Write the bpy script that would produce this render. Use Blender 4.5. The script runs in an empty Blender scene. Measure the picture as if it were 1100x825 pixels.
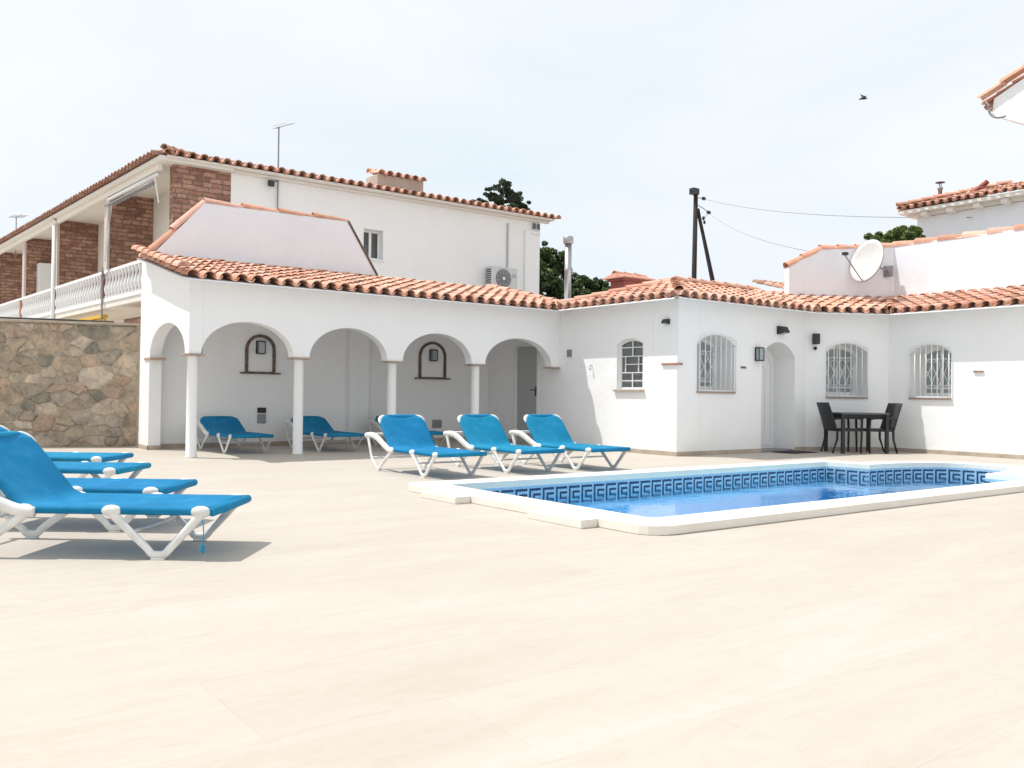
import bpy, bmesh, math, random
from mathutils import Vector, Matrix, geometry, noise
random.seed(7)
R = math.radians
scene = bpy.context.scene
C = scene.collection

# ------------------------------------------------------------------ materials
def mat(name, col, rough=.6, metal=0, spec=.4, build=None):
    m = bpy.data.materials.new(name); m.use_nodes = True
    nt = m.node_tree; b = nt.nodes['Principled BSDF']
    b.inputs['Base Color'].default_value = (*col, 1)
    b.inputs['Roughness'].default_value = rough
    b.inputs['Metallic'].default_value = metal
    b.inputs['Specular IOR Level'].default_value = spec
    if build: build(nt, b)
    return m

def N(nt, t, **kw):
    n = nt.nodes.new(t)
    for k, v in kw.items():
        if k in n.inputs: n.inputs[k].default_value = v
        else: setattr(n, k, v)
    return n
def L(nt, a, b): nt.links.new(a, b)
def ramp(nt, fac, stops):
    r = nt.nodes.new('ShaderNodeValToRGB')
    e = r.color_ramp.elements
    while len(e) < len(stops): e.new(.5)
    for i, (p, c) in enumerate(stops):
        e[i].position = p; e[i].color = (*c, 1)
    L(nt, fac, r.inputs[0]); return r.outputs[0]
def coords(nt, scale=(1,1,1), rot=(0,0,0), kind='Object'):
    tc = N(nt, 'ShaderNodeTexCoord'); mp = N(nt, 'ShaderNodeMapping')
    mp.inputs['Scale'].default_value = scale; mp.inputs['Rotation'].default_value = rot
    L(nt, tc.outputs[kind], mp.inputs[0]); return mp.outputs[0]
def noise_t(nt, vec, scale, detail=4, rough=.55, dist=0):
    n = N(nt, 'ShaderNodeTexNoise', Scale=scale, Detail=detail, Roughness=rough, Distortion=dist)
    L(nt, vec, n.inputs['Vector']); return n.outputs['Fac']
def bump(nt, b, h, strength, dist):
    n = N(nt, 'ShaderNodeBump', Strength=strength, Distance=dist)
    L(nt, h, n.inputs['Height']); L(nt, n.outputs[0], b.inputs['Normal']); return n
def mixc(nt, fac, a, b, mode='MIX'):
    n = nt.nodes.new('ShaderNodeMix'); n.data_type = 'RGBA'; n.blend_type = mode
    for s, v in ((n.inputs[0], fac), (n.inputs[6], a), (n.inputs[7], b)):
        if hasattr(v, 'links'): L(nt, v, s)
        else: s.default_value = v if not isinstance(v, tuple) else (*v, 1)
    return n.outputs[2]

def plaster(base, dirt=.04, stain=(.55,.52,.48)):
    def f(nt, b):
        v = coords(nt); base_stain = True
        n1 = noise_t(nt, v, 1.1, 6, .6)
        c = ramp(nt, n1, [(.3, tuple(x*(1-dirt) for x in base)), (.7, base)])
        # rain streaks: noise stretched vertically
        vs = coords(nt, (2.2, 2.2, .18))
        n2 = noise_t(nt, vs, 2.4, 6, .65)
        msk = ramp(nt, n2, [(.60, (0,0,0)), (.85, (.10,.10,.10))])
        c = mixc(nt, msk, c, stain)
        # splash grime above the ground
        tc2 = N(nt, 'ShaderNodeTexCoord'); sp = N(nt, 'ShaderNodeSeparateXYZ'); L(nt, tc2.outputs['Object'], sp.inputs[0])
        mrr = N(nt, 'ShaderNodeMapRange'); L(nt, sp.outputs[2], mrr.inputs[0]); mrr.inputs[1].default_value = .07; mrr.inputs[2].default_value = .42; mrr.inputs[3].default_value = .30; mrr.inputs[4].default_value = 0
        mm = N(nt, 'ShaderNodeMath', operation='MULTIPLY'); L(nt, mrr.outputs[0], mm.inputs[0]); L(nt, noise_t(nt, v, 5, 6, .7), mm.inputs[1])
        c = mixc(nt, mm.outputs[0], c, (.60,.55,.49))
        L(nt, c, b.inputs['Base Color'])
        n3 = noise_t(nt, v, 55, 4, .6); n4 = noise_t(nt, v, 3.0, 3, .5)
        ad = N(nt, 'ShaderNodeMath', operation='MULTIPLY_ADD'); ad.inputs[1].default_value = 5.0
        L(nt, n4, ad.inputs[0]); L(nt, n3, ad.inputs[2])
        bn = bump(nt, b, ad.outputs[0], .4, .007)
        bvn = N(nt, 'ShaderNodeBevel', Radius=.018); bvn.samples = 4; L(nt, bvn.outputs[0], bn.inputs['Normal'])
    return f
M = {}
M['white'] = mat('white_plaster', (.84,.84,.85), .8, spec=.2, build=plaster((.895,.895,.90), .03))
M['white_b'] = mat('aged_white_plaster', (.74,.73,.75), .85, spec=.2, build=plaster((.83,.865,.91), .05, (.55,.56,.58)))
M['cream'] = mat('cream_plaster', (.72,.68,.62), .85, spec=.2, build=plaster((.80,.76,.70), .06))
M['grey_wall'] = mat('upper_plaster', (.76,.75,.73), .85, spec=.2, build=plaster((.87,.86,.845), .04))
M['white_paint'] = mat('white_paint', (.82,.82,.81), .4)
def plastic_w(nt, b):
    v = coords(nt)
    L(nt, ramp(nt, noise_t(nt, v, 9, 5), [(.35,(.64,.63,.6)), (.65,(.8,.8,.78))]), b.inputs['Base Color'])
M['resin'] = mat('white_resin', (.8,.8,.78), .38, build=plastic_w)
M['dark_metal'] = mat('dark_metal', (.035,.037,.04), .45)
M['steel'] = mat('steel', (.42,.42,.43), .38, .9)
M['galv'] = mat('galvanised_metal', (.3,.3,.31), .5, .6)
M['grey_door'] = mat('grey_door_paint', (.42,.43,.43), .5)
M['dark_glass'] = mat('dark_glass', (.05,.06,.06), .08, spec=.8)
M['grey_glass'] = mat('grey_glass', (.13,.14,.14), .12, spec=.7)
M['pale_glass'] = mat('pale_glass', (.33,.385,.385), .1, spec=.8)
M['black'] = mat('black_plastic', (.02,.02,.022), .4)
M['terra'] = None
def tileb(c0):
    def f(nt, b):
        a = N(nt, 'ShaderNodeVertexColor', layer_name='tint')
        v = coords(nt)
        n = noise_t(nt, v, 7, 6, .65)
        g = ramp(nt, n, [(.25,(.74,.70,.69)), (.5,(.97,.97,.97)), (.8,(1.08,1.08,1.08))])
        c = mixc(nt, 1.0, a.outputs['Color'], g, 'MULTIPLY')
        n2 = noise_t(nt, v, 28, 4, .7)
        msk = ramp(nt, n2, [(.62,(0,0,0)), (.74,(.4,.4,.4))])
        c = mixc(nt, msk, c, (.30,.24,.21))
        L(nt, c, b.inputs['Base Color'])
        bump(nt, b, n2, .4, .004)
    return f
M['tile'] = mat('terracotta_tile', (.55,.27,.18), .82, spec=.2, build=tileb(0))
M['terra'] = mat('terracotta', (.42,.2,.13), .85, spec=.2, build=lambda nt, b: L(nt, ramp(nt, noise_t(nt, coords(nt), 14, 5), [(.3,(.25,.13,.09)), (.7,(.48,.26,.18))]), b.inputs['Base Color']))
M['thin_brick'] = mat('thin_brick', (.3,.17,.12), .85, spec=.2, build=lambda nt, b: L(nt, ramp(nt, noise_t(nt, coords(nt), 16, 5), [(.3,(.085,.065,.05)), (.7,(.24,.175,.135))]), b.inputs['Base Color']))
def skirt(nt, b):
    v = coords(nt)
    L(nt, ramp(nt, noise_t(nt, v, 5, 6), [(.3,(.36,.29,.22)), (.7,(.52,.44,.36))]), b.inputs['Base Color'])
M['skirting'] = mat('skirting_stone', (.5,.42,.35), .6, build=skirt)

def brickm(nt, b):
    tc = N(nt, 'ShaderNodeTexCoord')
    sx = N(nt, 'ShaderNodeSeparateXYZ'); L(nt, tc.outputs['Object'], sx.inputs[0])
    ad = N(nt, 'ShaderNodeMath', operation='ADD'); L(nt, sx.outputs[0], ad.inputs[0]); L(nt, sx.outputs[1], ad.inputs[1])
    cb = N(nt, 'ShaderNodeCombineXYZ'); L(nt, ad.outputs[0], cb.inputs[0]); L(nt, sx.outputs[2], cb.inputs[1])
    nz = N(nt, 'ShaderNodeTexNoise', Scale=5.0, Detail=3.0); L(nt, tc.outputs['Object'], nz.inputs['Vector'])
    mv = N(nt, 'ShaderNodeVectorMath', operation='SCALE'); mv.inputs['Scale'].default_value = .07; L(nt, nz.outputs['Color'], mv.inputs[0])
    av = N(nt, 'ShaderNodeVectorMath', operation='ADD'); L(nt, cb.outputs[0], av.inputs[0]); L(nt, mv.outputs[0], av.inputs[1])
    br = N(nt, 'ShaderNodeTexBrick'); L(nt, av.outputs[0], br.inputs['Vector'])
    for k, v in (('Scale', 1.0), ('Mortar Size', .012), ('Mortar Smooth', .4), ('Bias', -.1), ('Brick Width', .28), ('Row Height', .105)):
        br.inputs[k].default_value = v
    br.squash = .75; br.squash_frequency = 3
    br.inputs['Color1'].default_value = (.31,.165,.125,1); br.inputs['Color2'].default_value = (.54,.34,.26,1); br.inputs['Mortar'].default_value = (.22,.17,.145,1)
    n = noise_t(nt, tc.outputs['Object'], 9, 6, .7)
    g = ramp(nt, n, [(.25,(.55,.52,.5)), (.75,(1.3,1.25,1.2))])
    L(nt, mixc(nt, 1.0, br.outputs['Color'], g, 'MULTIPLY'), b.inputs['Base Color'])
    m = N(nt, 'ShaderNodeMath', operation='MULTIPLY_ADD'); m.inputs[1].default_value = -1.5; L(nt, br.outputs['Fac'], m.inputs[0]); L(nt, n, m.inputs[2])
    bump(nt, b, m.outputs[0], .8, .02)
M['brick'] = mat('rustic_brick', (.35,.17,.11), .9, spec=.15, build=brickm)

def deckm(nt, b):
    # cream stone-effect porcelain: long soft veins, large slabs with hairline joints
    v = coords(nt, (.5, 2.2, 1), (0, 0, R(37)))
    v2 = coords(nt, (.7, 3.2, 1), (0, 0, R(30)))
    n1 = noise_t(nt, v, 1.0, 8, .62, .9)
    n2 = noise_t(nt, v2, 2.2, 9, .7, 1.6)
    c = ramp(nt, n1, [(.25,(.47,.41,.345)), (.5,(.50,.447,.385)), (.75,(.53,.483,.43))])
    msk = ramp(nt, n2, [(.5,(0,0,0)), (.60,(.24,.24,.24)), (.66,(.03,.03,.03)), (.8,(0,0,0))])
    c = mixc(nt, msk, c, (.42,.335,.25))
    v3 = coords(nt, (.5,.5,1), (0,0,R(10)))
    n4 = noise_t(nt, v3, .35, 5, .6)
    c = mixc(nt, ramp(nt, n4, [(.35,(0,0,0)),(.75,(.35,.35,.35))]), c, (.545,.505,.465))
    tc = N(nt, 'ShaderNodeTexCoord')
    br = N(nt, 'ShaderNodeTexBrick'); L(nt, tc.outputs['Object'], br.inputs['Vector'])
    for k, val in (('Scale', 1.0), ('Mortar Size', .0018), ('Mortar Smooth', .3), ('Brick Width', 1.2), ('Row Height', .6)): br.inputs[k].default_value = val
    br.inputs['Color1'].default_value = (1,1,1,1); br.inputs['Color2'].default_value = (.965,.96,.955,1); br.inputs['Mortar'].default_value = (.88,.86,.84,1)
    c = mixc(nt, 1.0, c, br.outputs['Color'], 'MULTIPLY')
    n3 = noise_t(nt, tc.outputs['Object'], 14, 6, .7)
    c = mixc(nt, 1.0, c, ramp(nt, n3, [(.3,(.965,.96,.955)), (.6,(1,1,1))]), 'MULTIPLY')
    L(nt, c, b.inputs['Base Color'])
    bump(nt, b, n3, .12, .003)
M['deck'] = mat('deck_tiles', (.6,.53,.45), .62, spec=.25, build=deckm)

def copem(nt, b):
    v = coords(nt)
    tc = N(nt, 'ShaderNodeTexCoord')
    L(nt, ramp(nt, noise_t(nt, v, 2.5, 8, .65), [(.3,(.74,.69,.62)), (.65,(.81,.765,.70))]), b.inputs['Base Color'])
    br = N(nt, 'ShaderNodeTexBrick'); L(nt, coords(nt), br.inputs['Vector'])
    for k_, v_ in (('Scale',1.0),('Mortar Size',.003),('Brick Width',.5),('Row Height',60.0)): br.inputs[k_].default_value = v_
    br.offset = 0; br.inputs['Color1'].default_value = (1,1,1,1); br.inputs['Color2'].default_value = (.97,.965,.96,1); br.inputs['Mortar'].default_value = (.90,.88,.86,1)
    c0 = b.inputs['Base Color'].links[0].from_socket; L(nt, mixc(nt, 1.0, c0, br.outputs['Color'], 'MULTIPLY'), b.inputs['Base Color'])
    bump(nt, b, noise_t(nt, v, 60, 4), .2, .003)
M['coping'] = mat('coping_stone', (.8,.78,.75), .6, build=copem)

def mosaic(ca, cb_, cell, gap=(.55,.72,.85)):
    def f(nt, b):
        tc = N(nt, 'ShaderNodeTexCoord')
        sx = N(nt, 'ShaderNodeSeparateXYZ'); L(nt, tc.outputs['Object'], sx.inputs[0])
        vo = N(nt, 'ShaderNodeTexVoronoi', Scale=1/cell, Randomness=0.0); L(nt, tc.outputs['Object'], vo.inputs['Vector'])
        c = ramp(nt, vo.outputs['Color'], [(.2, ca), (.8, cb_)])
        L(nt, c, b.inputs['Base Color'])
    return f
M['mosaic'] = mat('pool_mosaic', (.2,.5,.8), .25, build=mosaic((.10,.46,.84), (.16,.56,.9), .025))
M['band_light'] = mat('pale_blue_mosaic', (.42,.62,.80), .2, build=mosaic((.27,.43,.60), (.36,.54,.70), .024))
M['band_dark'] = mat('navy_mosaic', (.02,.05,.12), .2)
M['pool_floor'] = mat('pool_floor_mosaic', (.2,.5,.8), .3, build=mosaic((.20,.74,.93), (.28,.80,.95), .025))

def waterm():
    m = bpy.data.materials.new('pool_water'); m.use_nodes = True; nt = m.node_tree
    nt.nodes.clear()
    out = N(nt, 'ShaderNodeOutputMaterial'); mx = N(nt, 'ShaderNodeMixShader')
    gl = N(nt, 'ShaderNodeBsdfGlossy', Roughness=.015); tr = N(nt, 'ShaderNodeBsdfTransparent')
    tr.inputs[0].default_value = (.80,.98,1,1)
    fr = N(nt, 'ShaderNodeFresnel', IOR=1.33)
    v = coords(nt, (1,1,1))
    h = noise_t(nt, v, 1.6, 2, .4, .3); h2 = noise_t(nt, coords(nt,(1,2.2,1),(0,0,.5)), 6, 2, .4, .4)
    ma = N(nt, 'ShaderNodeMath', operation='MULTIPLY_ADD'); ma.inputs[1].default_value = 3.0
    L(nt, h, ma.inputs[0]); L(nt, h2, ma.inputs[2])
    bp = N(nt, 'ShaderNodeBump', Strength=.22, Distance=.010); L(nt, ma.outputs[0], bp.inputs['Height'])
    L(nt, bp.outputs[0], gl.inputs['Normal']); L(nt, bp.outputs[0], fr.inputs['Normal'])
    gl.inputs['Color'].default_value = (.95,.98,1,1)
    L(nt, fr.outputs[0], mx.inputs[0]); L(nt, tr.outputs[0], mx.inputs[1]); L(nt, gl.outputs[0], mx.inputs[2])
    L(nt, mx.outputs[0], out.inputs[0]); return m
M['water'] = waterm()

def fabricm(nt, b):
    v = coords(nt)
    n = noise_t(nt, v, 3.0, 8, .68)
    oi = N(nt, 'ShaderNodeObjectInfo')
    c = ramp(nt, n, [(.3,(.008,.215,.43)), (.5,(.014,.265,.52)), (.72,(.045,.35,.62))])
    hs = N(nt, 'ShaderNodeHueSaturation'); L(nt, c, hs.inputs['Color'])
    mr = N(nt, 'ShaderNodeMapRange'); L(nt, oi.outputs['Random'], mr.inputs[0]); mr.inputs[3].default_value = .480; mr.inputs[4].default_value = .505
    L(nt, mr.outputs[0], hs.inputs['Hue'])
    L(nt, hs.outputs[0], b.inputs['Base Color'])
    w = N(nt, 'ShaderNodeTexChecker', Scale=420.0); L(nt, v, w.inputs['Vector'])
    bump(nt, b, w.outputs['Fac'], .12, .001)
    out = nt.nodes['Material Output']; mx = N(nt, 'ShaderNodeMixShader'); mx.inputs[0].default_value = .15
    tr = N(nt, 'ShaderNodeBsdfTransparent'); tr.inputs[0].default_value = (.5,.8,1,1)
    tl = N(nt, 'ShaderNodeBsdfTranslucent'); L(nt, hs.outputs[0], tl.inputs[0])
    m2 = N(nt, 'ShaderNodeMixShader'); m2.inputs[0].default_value = .25
    L(nt, b.outputs[0], m2.inputs[1]); L(nt, tl.outputs[0], m2.inputs[2])
    L(nt, m2.outputs[0], mx.inputs[1]); L(nt, tr.outputs[0], mx.inputs[2]); L(nt, mx.outputs[0], out.inputs[0])
M['fabric'] = mat('blue_mesh_fabric', (.01,.2,.5), .7, spec=.2, build=fabricm)
def wickerm(nt, b):
    v = coords(nt)
    w = N(nt, 'ShaderNodeTexChecker', Scale=90.0); L(nt, v, w.inputs['Vector'])
    L(nt, ramp(nt, w.outputs['Fac'], [(0,(.018,.019,.022)), (1,(.04,.042,.046))]), b.inputs['Base Color'])
    bump(nt, b, w.outputs['Fac'], .5, .004)
M['wicker'] = mat('black_wicker', (.03,.03,.033), .5, build=wickerm)
M['table_top'] = mat('grey_table_top', (.09,.095,.10), .3)
def stonem(nt, b):
    a = N(nt, 'ShaderNodeVertexColor', layer_name='tint'); v = coords(nt)
    n = noise_t(nt, v, 6, 8, .7, .5); n2 = noise_t(nt, v, 30, 6, .7)
    c = mixc(nt, 1.0, a.outputs['Color'], ramp(nt, n, [(.3,(.55,.52,.5)), (.5,(1,1,1)), (.68,(1.4,1.28,1.12))]), 'MULTIPLY')
    c = mixc(nt, ramp(nt, n2, [(.5,(0,0,0)), (.68,(.6,.6,.6))]), c, (.32,.275,.215))
    L(nt, c, b.inputs['Base Color'])
    m = N(nt, 'ShaderNodeMath', operation='MULTIPLY_ADD'); m.inputs[1].default_value = 2.0; L(nt, n, m.inputs[0]); L(nt, n2, m.inputs[2])
    bump(nt, b, m.outputs[0], .7, .02)
M['stone'] = mat('flagstone', (.4,.32,.24), .9, spec=.15, build=stonem)
M['mortar'] = mat('mortar', (.33,.285,.22), .95, spec=.1, build=lambda nt, b: L(nt, ramp(nt, noise_t(nt, coords(nt), 8, 6), [(.3,(.33,.28,.22)), (.7,(.46,.40,.32))]), b.inputs['Base Color']))
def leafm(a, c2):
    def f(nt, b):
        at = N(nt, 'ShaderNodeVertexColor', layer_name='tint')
        c = mixc(nt, at.outputs['Color'], a, c2)  # tint blends from the dark green to the painted sunlit green
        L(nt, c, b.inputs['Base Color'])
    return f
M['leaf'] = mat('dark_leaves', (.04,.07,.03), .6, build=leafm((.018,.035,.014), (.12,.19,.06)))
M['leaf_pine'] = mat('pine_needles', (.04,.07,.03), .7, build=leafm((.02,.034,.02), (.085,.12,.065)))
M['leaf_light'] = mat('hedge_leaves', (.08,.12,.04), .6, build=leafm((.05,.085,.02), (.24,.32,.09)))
M['bark'] = mat('bark', (.09,.065,.045), .95)
M['hill'] = mat('hill_green', (.25,.36,.36), 1, build=lambda nt, b: L(nt, ramp(nt, noise_t(nt, coords(nt), .05, 6), [(.3,(.24,.35,.38)), (.7,(.33,.44,.44))]), b.inputs['Base Color']))
M['wood_dark'] = mat('creosoted_wood', (.05,.042,.04), .9, build=lambda nt, b: L(nt, ramp(nt, noise_t(nt, coords(nt,(1,1,.1)), 12, 6), [(.3,(.018,.016,.017)), (.7,(.045,.038,.037))]), b.inputs['Base Color']))
M['red_brick'] = mat('red_paint_masonry', (.28,.08,.06), .85)
M['chim'] = mat('old_render', (.45,.37,.31), .9, build=plaster((.50,.42,.36), .2))
M['ac'] = mat('pale_grey_enamel', (.60,.61,.61), .5)
M['sill'] = mat('clay_sill', (.42,.32,.26), .85, spec=.2)
M['pink'] = mat('pinkish_plaster', (.60,.50,.46), .85)
M['yellow'] = mat('yellow_awning', (.7,.42,.05), .7)
M['sidewhite'] = mat('balustrade_white', (.8,.8,.8), .6)
M['rust_brick'] = mat('faded_red_brick', (.36,.15,.11), .9)
M['rubber'] = mat('door_mat_rubber', (.03,.03,.03), .9)

# ------------------------------------------------------------------ helpers
def link_mesh(name, verts, faces, m, parent=None, smooth=False, tint=None, edges=()):
    me = bpy.data.meshes.new(name); me.from_pydata([tuple(v) for v in verts], list(edges), faces)
    if m: me.materials.append(m)
    if tint is not None:
        ca = me.color_attributes.new('tint', 'FLOAT_COLOR', 'CORNER'); i = 0
        for p, t in zip(me.polygons, tint):
            for _ in range(p.loop_total):
                ca.data[i].color = (*t, 1); i += 1
    if smooth:
        for p in me.polygons: p.use_smooth = True
    me.update()
    o = bpy.data.objects.new(name, me); C.objects.link(o)
    if parent: o.parent = parent
    return o
def thing(name, label, cat, loc=(0,0,0), rz=0, group=None):
    o = bpy.data.objects.new(name, None); C.objects.link(o); o.location = loc; o.rotation_euler = (0,0,rz)
    o.empty_display_size = .1
    o['label'] = label; o['category'] = cat
    if group: o['group'] = group
    return o
def tag(o, label, cat, group=None):
    o['label'] = label; o['category'] = cat
    if group: o['group'] = group
    return o
def struct(o): o['kind'] = 'structure'; return o

class MB:
    def __init__(s): s.v = []; s.f = []; s.t = []; s.cur = (1,1,1)
    def add(s, vs, fs):
        n = len(s.v); s.v += [tuple(v) for v in vs]; s.f += [tuple(i+n for i in f) for f in fs]; s.t += [s.cur]*len(fs)
    def box(s, lo, hi, bev=0, mtx=None):
        x0,y0,z0 = lo; x1,y1,z1 = hi
        if x0 > x1: x0, x1 = x1, x0
        if y0 > y1: y0, y1 = y1, y0
        if z0 > z1: z0, z1 = z1, z0
        b = min(bev, (x1-x0)*.45, (y1-y0)*.45, (z1-z0)*.45)
        if b <= 0:
            vs = [(x0,y0,z0),(x1,y0,z0),(x1,y1,z0),(x0,y1,z0),(x0,y0,z1),(x1,y0,z1),(x1,y1,z1),(x0,y1,z1)]
            fs = [(0,3,2,1),(4,5,6,7),(0,1,5,4),(1,2,6,5),(2,3,7,6),(3,0,4,7)]
        else:
            bm = bmesh.new(); bmesh.ops.create_cube(bm, size=1)
            for v in bm.verts: v.co = Vector(((x0+x1)/2+v.co.x*(x1-x0), (y0+y1)/2+v.co.y*(y1-y0), (z0+z1)/2+v.co.z*(z1-z0)))
            bmesh.ops.bevel(bm, geom=bm.edges[:], offset=b, segments=2, affect='EDGES', profile=.7)
            bm.verts.index_update(); vs = [v.co.copy() for v in bm.verts]; fs = [tuple(v.index for v in f.verts) for f in bm.faces]; bm.free()
        if mtx: vs = [mtx @ Vector(v) for v in vs]
        s.add(vs, fs)
    def tube(s, pts, rad, seg=8, caps=True, up=Vector((0,0,1)), flat=None):
        """rad: number or list; flat: (a,b) scale factors of the section along side/up"""
        pts = [Vector(p) for p in pts]; n = len(pts)
        if not isinstance(rad, (list, tuple)): rad = [rad]*n
        vs = []; fs = []
        for i, p in enumerate(pts):
            d = (pts[min(i+1,n-1)] - pts[max(i-1,0)]).normalized()
            u = up if abs(d.dot(up)) < .98 else Vector((0,1,0))
            a = d.cross(u).normalized(); b = a.cross(d).normalized()
            fa, fb = flat if flat else (1,1)
            for k in range(seg):
                t = 2*math.pi*k/seg
                vs.append(p + a*math.cos(t)*rad[i]*fa + b*math.sin(t)*rad[i]*fb)
        for i in range(n-1):
            for k in range(seg):
                k2 = (k+1) % seg
                fs.append((i*seg+k, i*seg+k2, (i+1)*seg+k2, (i+1)*seg+k))
        if caps: fs.append(tuple(range(seg-1,-1,-1))); fs.append(tuple((n-1)*seg+k for k in range(seg)))
        s.add(vs, fs)
    def lathe(s, cx, cy, prof, seg=16):
        """prof: list of (r,z)"""
        vs = []; fs = []
        for r, z in prof:
            for k in range(seg):
                t = 2*math.pi*k/seg; vs.append((cx+r*math.cos(t), cy+r*math.sin(t), z))
        for i in range(len(prof)-1):
            for k in range(seg):
                k2 = (k+1)%seg; fs.append((i*seg+k, i*seg+k2, (i+1)*seg+k2, (i+1)*seg+k))
        fs.append(tuple(range(seg-1,-1,-1))); fs.append(tuple((len(prof)-1)*seg+k for k in range(seg)))
        s.add(vs, fs)
    def ellipsoid(s, c, r, mtx=None, seg=12, rings=8):
        vs = []; fs = []
        for i in range(rings+1):
            ph = math.pi*i/rings
            for k in range(seg):
                t = 2*math.pi*k/seg; v = Vector((c[0]+r[0]*math.sin(ph)*math.cos(t), c[1]+r[1]*math.sin(ph)*math.sin(t), c[2]+r[2]*math.cos(ph)))
                vs.append(mtx @ v if mtx else v)
        for i in range(rings):
            for k in range(seg):
                k2=(k+1)%seg; fs.append((i*seg+k,(i+1)*seg+k,(i+1)*seg+k2,i*seg+k2))
        s.add(vs, fs)
    def build(s, name, m, parent=None, smooth=False, tint=False):
        return link_mesh(name, s.v, s.f, m, parent, smooth, s.t if tint else None)

def catmull(pts, n=6):
    P = [Vector(p) for p in pts]; out = []
    for i in range(len(P)-1):
        p0 = P[max(i-1,0)]; p1 = P[i]; p2 = P[i+1]; p3 = P[min(i+2,len(P)-1)]
        for k in range(n):
            t = k/n
            out.append(.5*((2*p1)+(-p0+p2)*t+(2*p0-5*p1+4*p2-p3)*t*t+(-p0+3*p1-3*p2+p3)*t**3))
    out.append(P[-1]); return out

def plate(loops, fn, th, mb, caps=True):
    """flat plate from 2D loops (outer CCW first, then holes); fn(u, v, depth)->3D; side walls through the thickness"""
    polys = [[Vector((u, v, 0)) for u, v in lp] for lp in loops]
    tris = geometry.tessellate_polygon(polys)
    flat = [p for lp in loops for p in lp]; n = len(flat)
    vs = [fn(u, v, 0) for u, v in flat] + [fn(u, v, th) for u, v in flat]
    fs = []
    for t in tris:
        a, b, c = (flat[i] for i in t)
        area = (b[0]-a[0])*(c[1]-a[1])-(b[1]-a[1])*(c[0]-a[0])
        t = tuple(t) if area > 0 else tuple(reversed(t))
        fs.append(t); fs.append(tuple(i+n for i in reversed(t)))
    off = 0
    for li, lp in enumerate(loops):
        m = len(lp)
        for i in range(m):
            a = off+i; b = off+(i+1)%m
            if li == 0 and caps is not True and (i in caps): continue
            fs.append((a, b, b+n, a+n) if False else (b, a, a+n, b+n))
        off += m
    mb.add(vs, fs)

def archloop(s0, s1, z0, zs, zt, n=14, elliptic=True):
    """rectangle with arched top"""
    pts = [(s0, z0), (s1, z0), (s1, zs)]
    c = (s0+s1)/2; r = (s1-s0)/2
    for i in range(1, n):
        t = math.pi*i/n
        pts.append((c+r*math.cos(t), zs+(zt-zs)*math.sin(t)))
    pts.append((s0, zs)); return pts
def segarch(s0, s1, z0, zs, zt, n=12):
    """rectangle with a segmental (circular) top"""
    c = (s0+s1)/2; r = (s1-s0)/2; h = zt-zs; Rr = (r*r+h*h)/(2*h); a = math.asin(r/Rr)
    pts = [(s0, z0), (s1, z0), (s1, zs)]
    for i in range(1, n):
        t = a - 2*a*i/n
        pts.append((c+Rr*math.sin(t), zt-Rr+Rr*math.cos(t)))
    pts.append((s0, zs)); return pts

class Seg:
    """wall segment: P0->P1, outside on the right hand"""
    def __init__(s, P0, P1):
        s.P0 = Vector(P0); s.P1 = Vector(P1); s.len = (s.P1-s.P0).length; s.d = (s.P1-s.P0)/s.len
        s.out = Vector((s.d.y, -s.d.x))
    def __call__(s, u, v, dep=0):
        p = s.P0 + s.d*u - s.out*dep
        return Vector((p.x, p.y, v))
    def mtx(s, u, v, dep=0):
        """local frame: x along the wall, y into the wall, z up"""
        o = s(u, v, dep)
        return Matrix(((s.d.x, -s.out.x, 0, o.x), (s.d.y, -s.out.y, 0, o.y), (0, 0, 1, o.z), (0,0,0,1)))

# ------------------------------------------------------------------ roof tiles
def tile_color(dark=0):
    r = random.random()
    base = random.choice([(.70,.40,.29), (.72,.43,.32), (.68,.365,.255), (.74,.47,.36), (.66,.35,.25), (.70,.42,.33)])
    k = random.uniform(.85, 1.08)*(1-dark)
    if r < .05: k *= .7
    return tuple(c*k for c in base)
def half_tile(mb, o, side, up, nrm, r0, r1, ln, convex=True, th=.013, seg=7):
    """o: low end centre; side/up/nrm unit vectors"""
    sg = 1 if convex else -1
    vs = []
    for (rr, t) in ((r0, 0), (r1, ln), (r0-th, 0), (r1-th, ln)):
        for i in range(seg+1):
            a = math.pi*i/seg
            vs.append(o + side*(math.cos(a)*rr) + up*t + nrm*(sg*math.sin(a)*rr))
    k = seg+1; fs = []
    for i in range(seg):
        fs += [(i, i+1, k+i+1, k+i), (2*k+i, 3*k+i, 3*k+i+1, 2*k+i+1), (i, 2*k+i, 2*k+i+1, i+1)]
    fs += [(0, k, 3*k, 2*k), (seg, 2*k+seg, 3*k+seg, k+seg)]
    mb.add(vs, fs)
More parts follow.
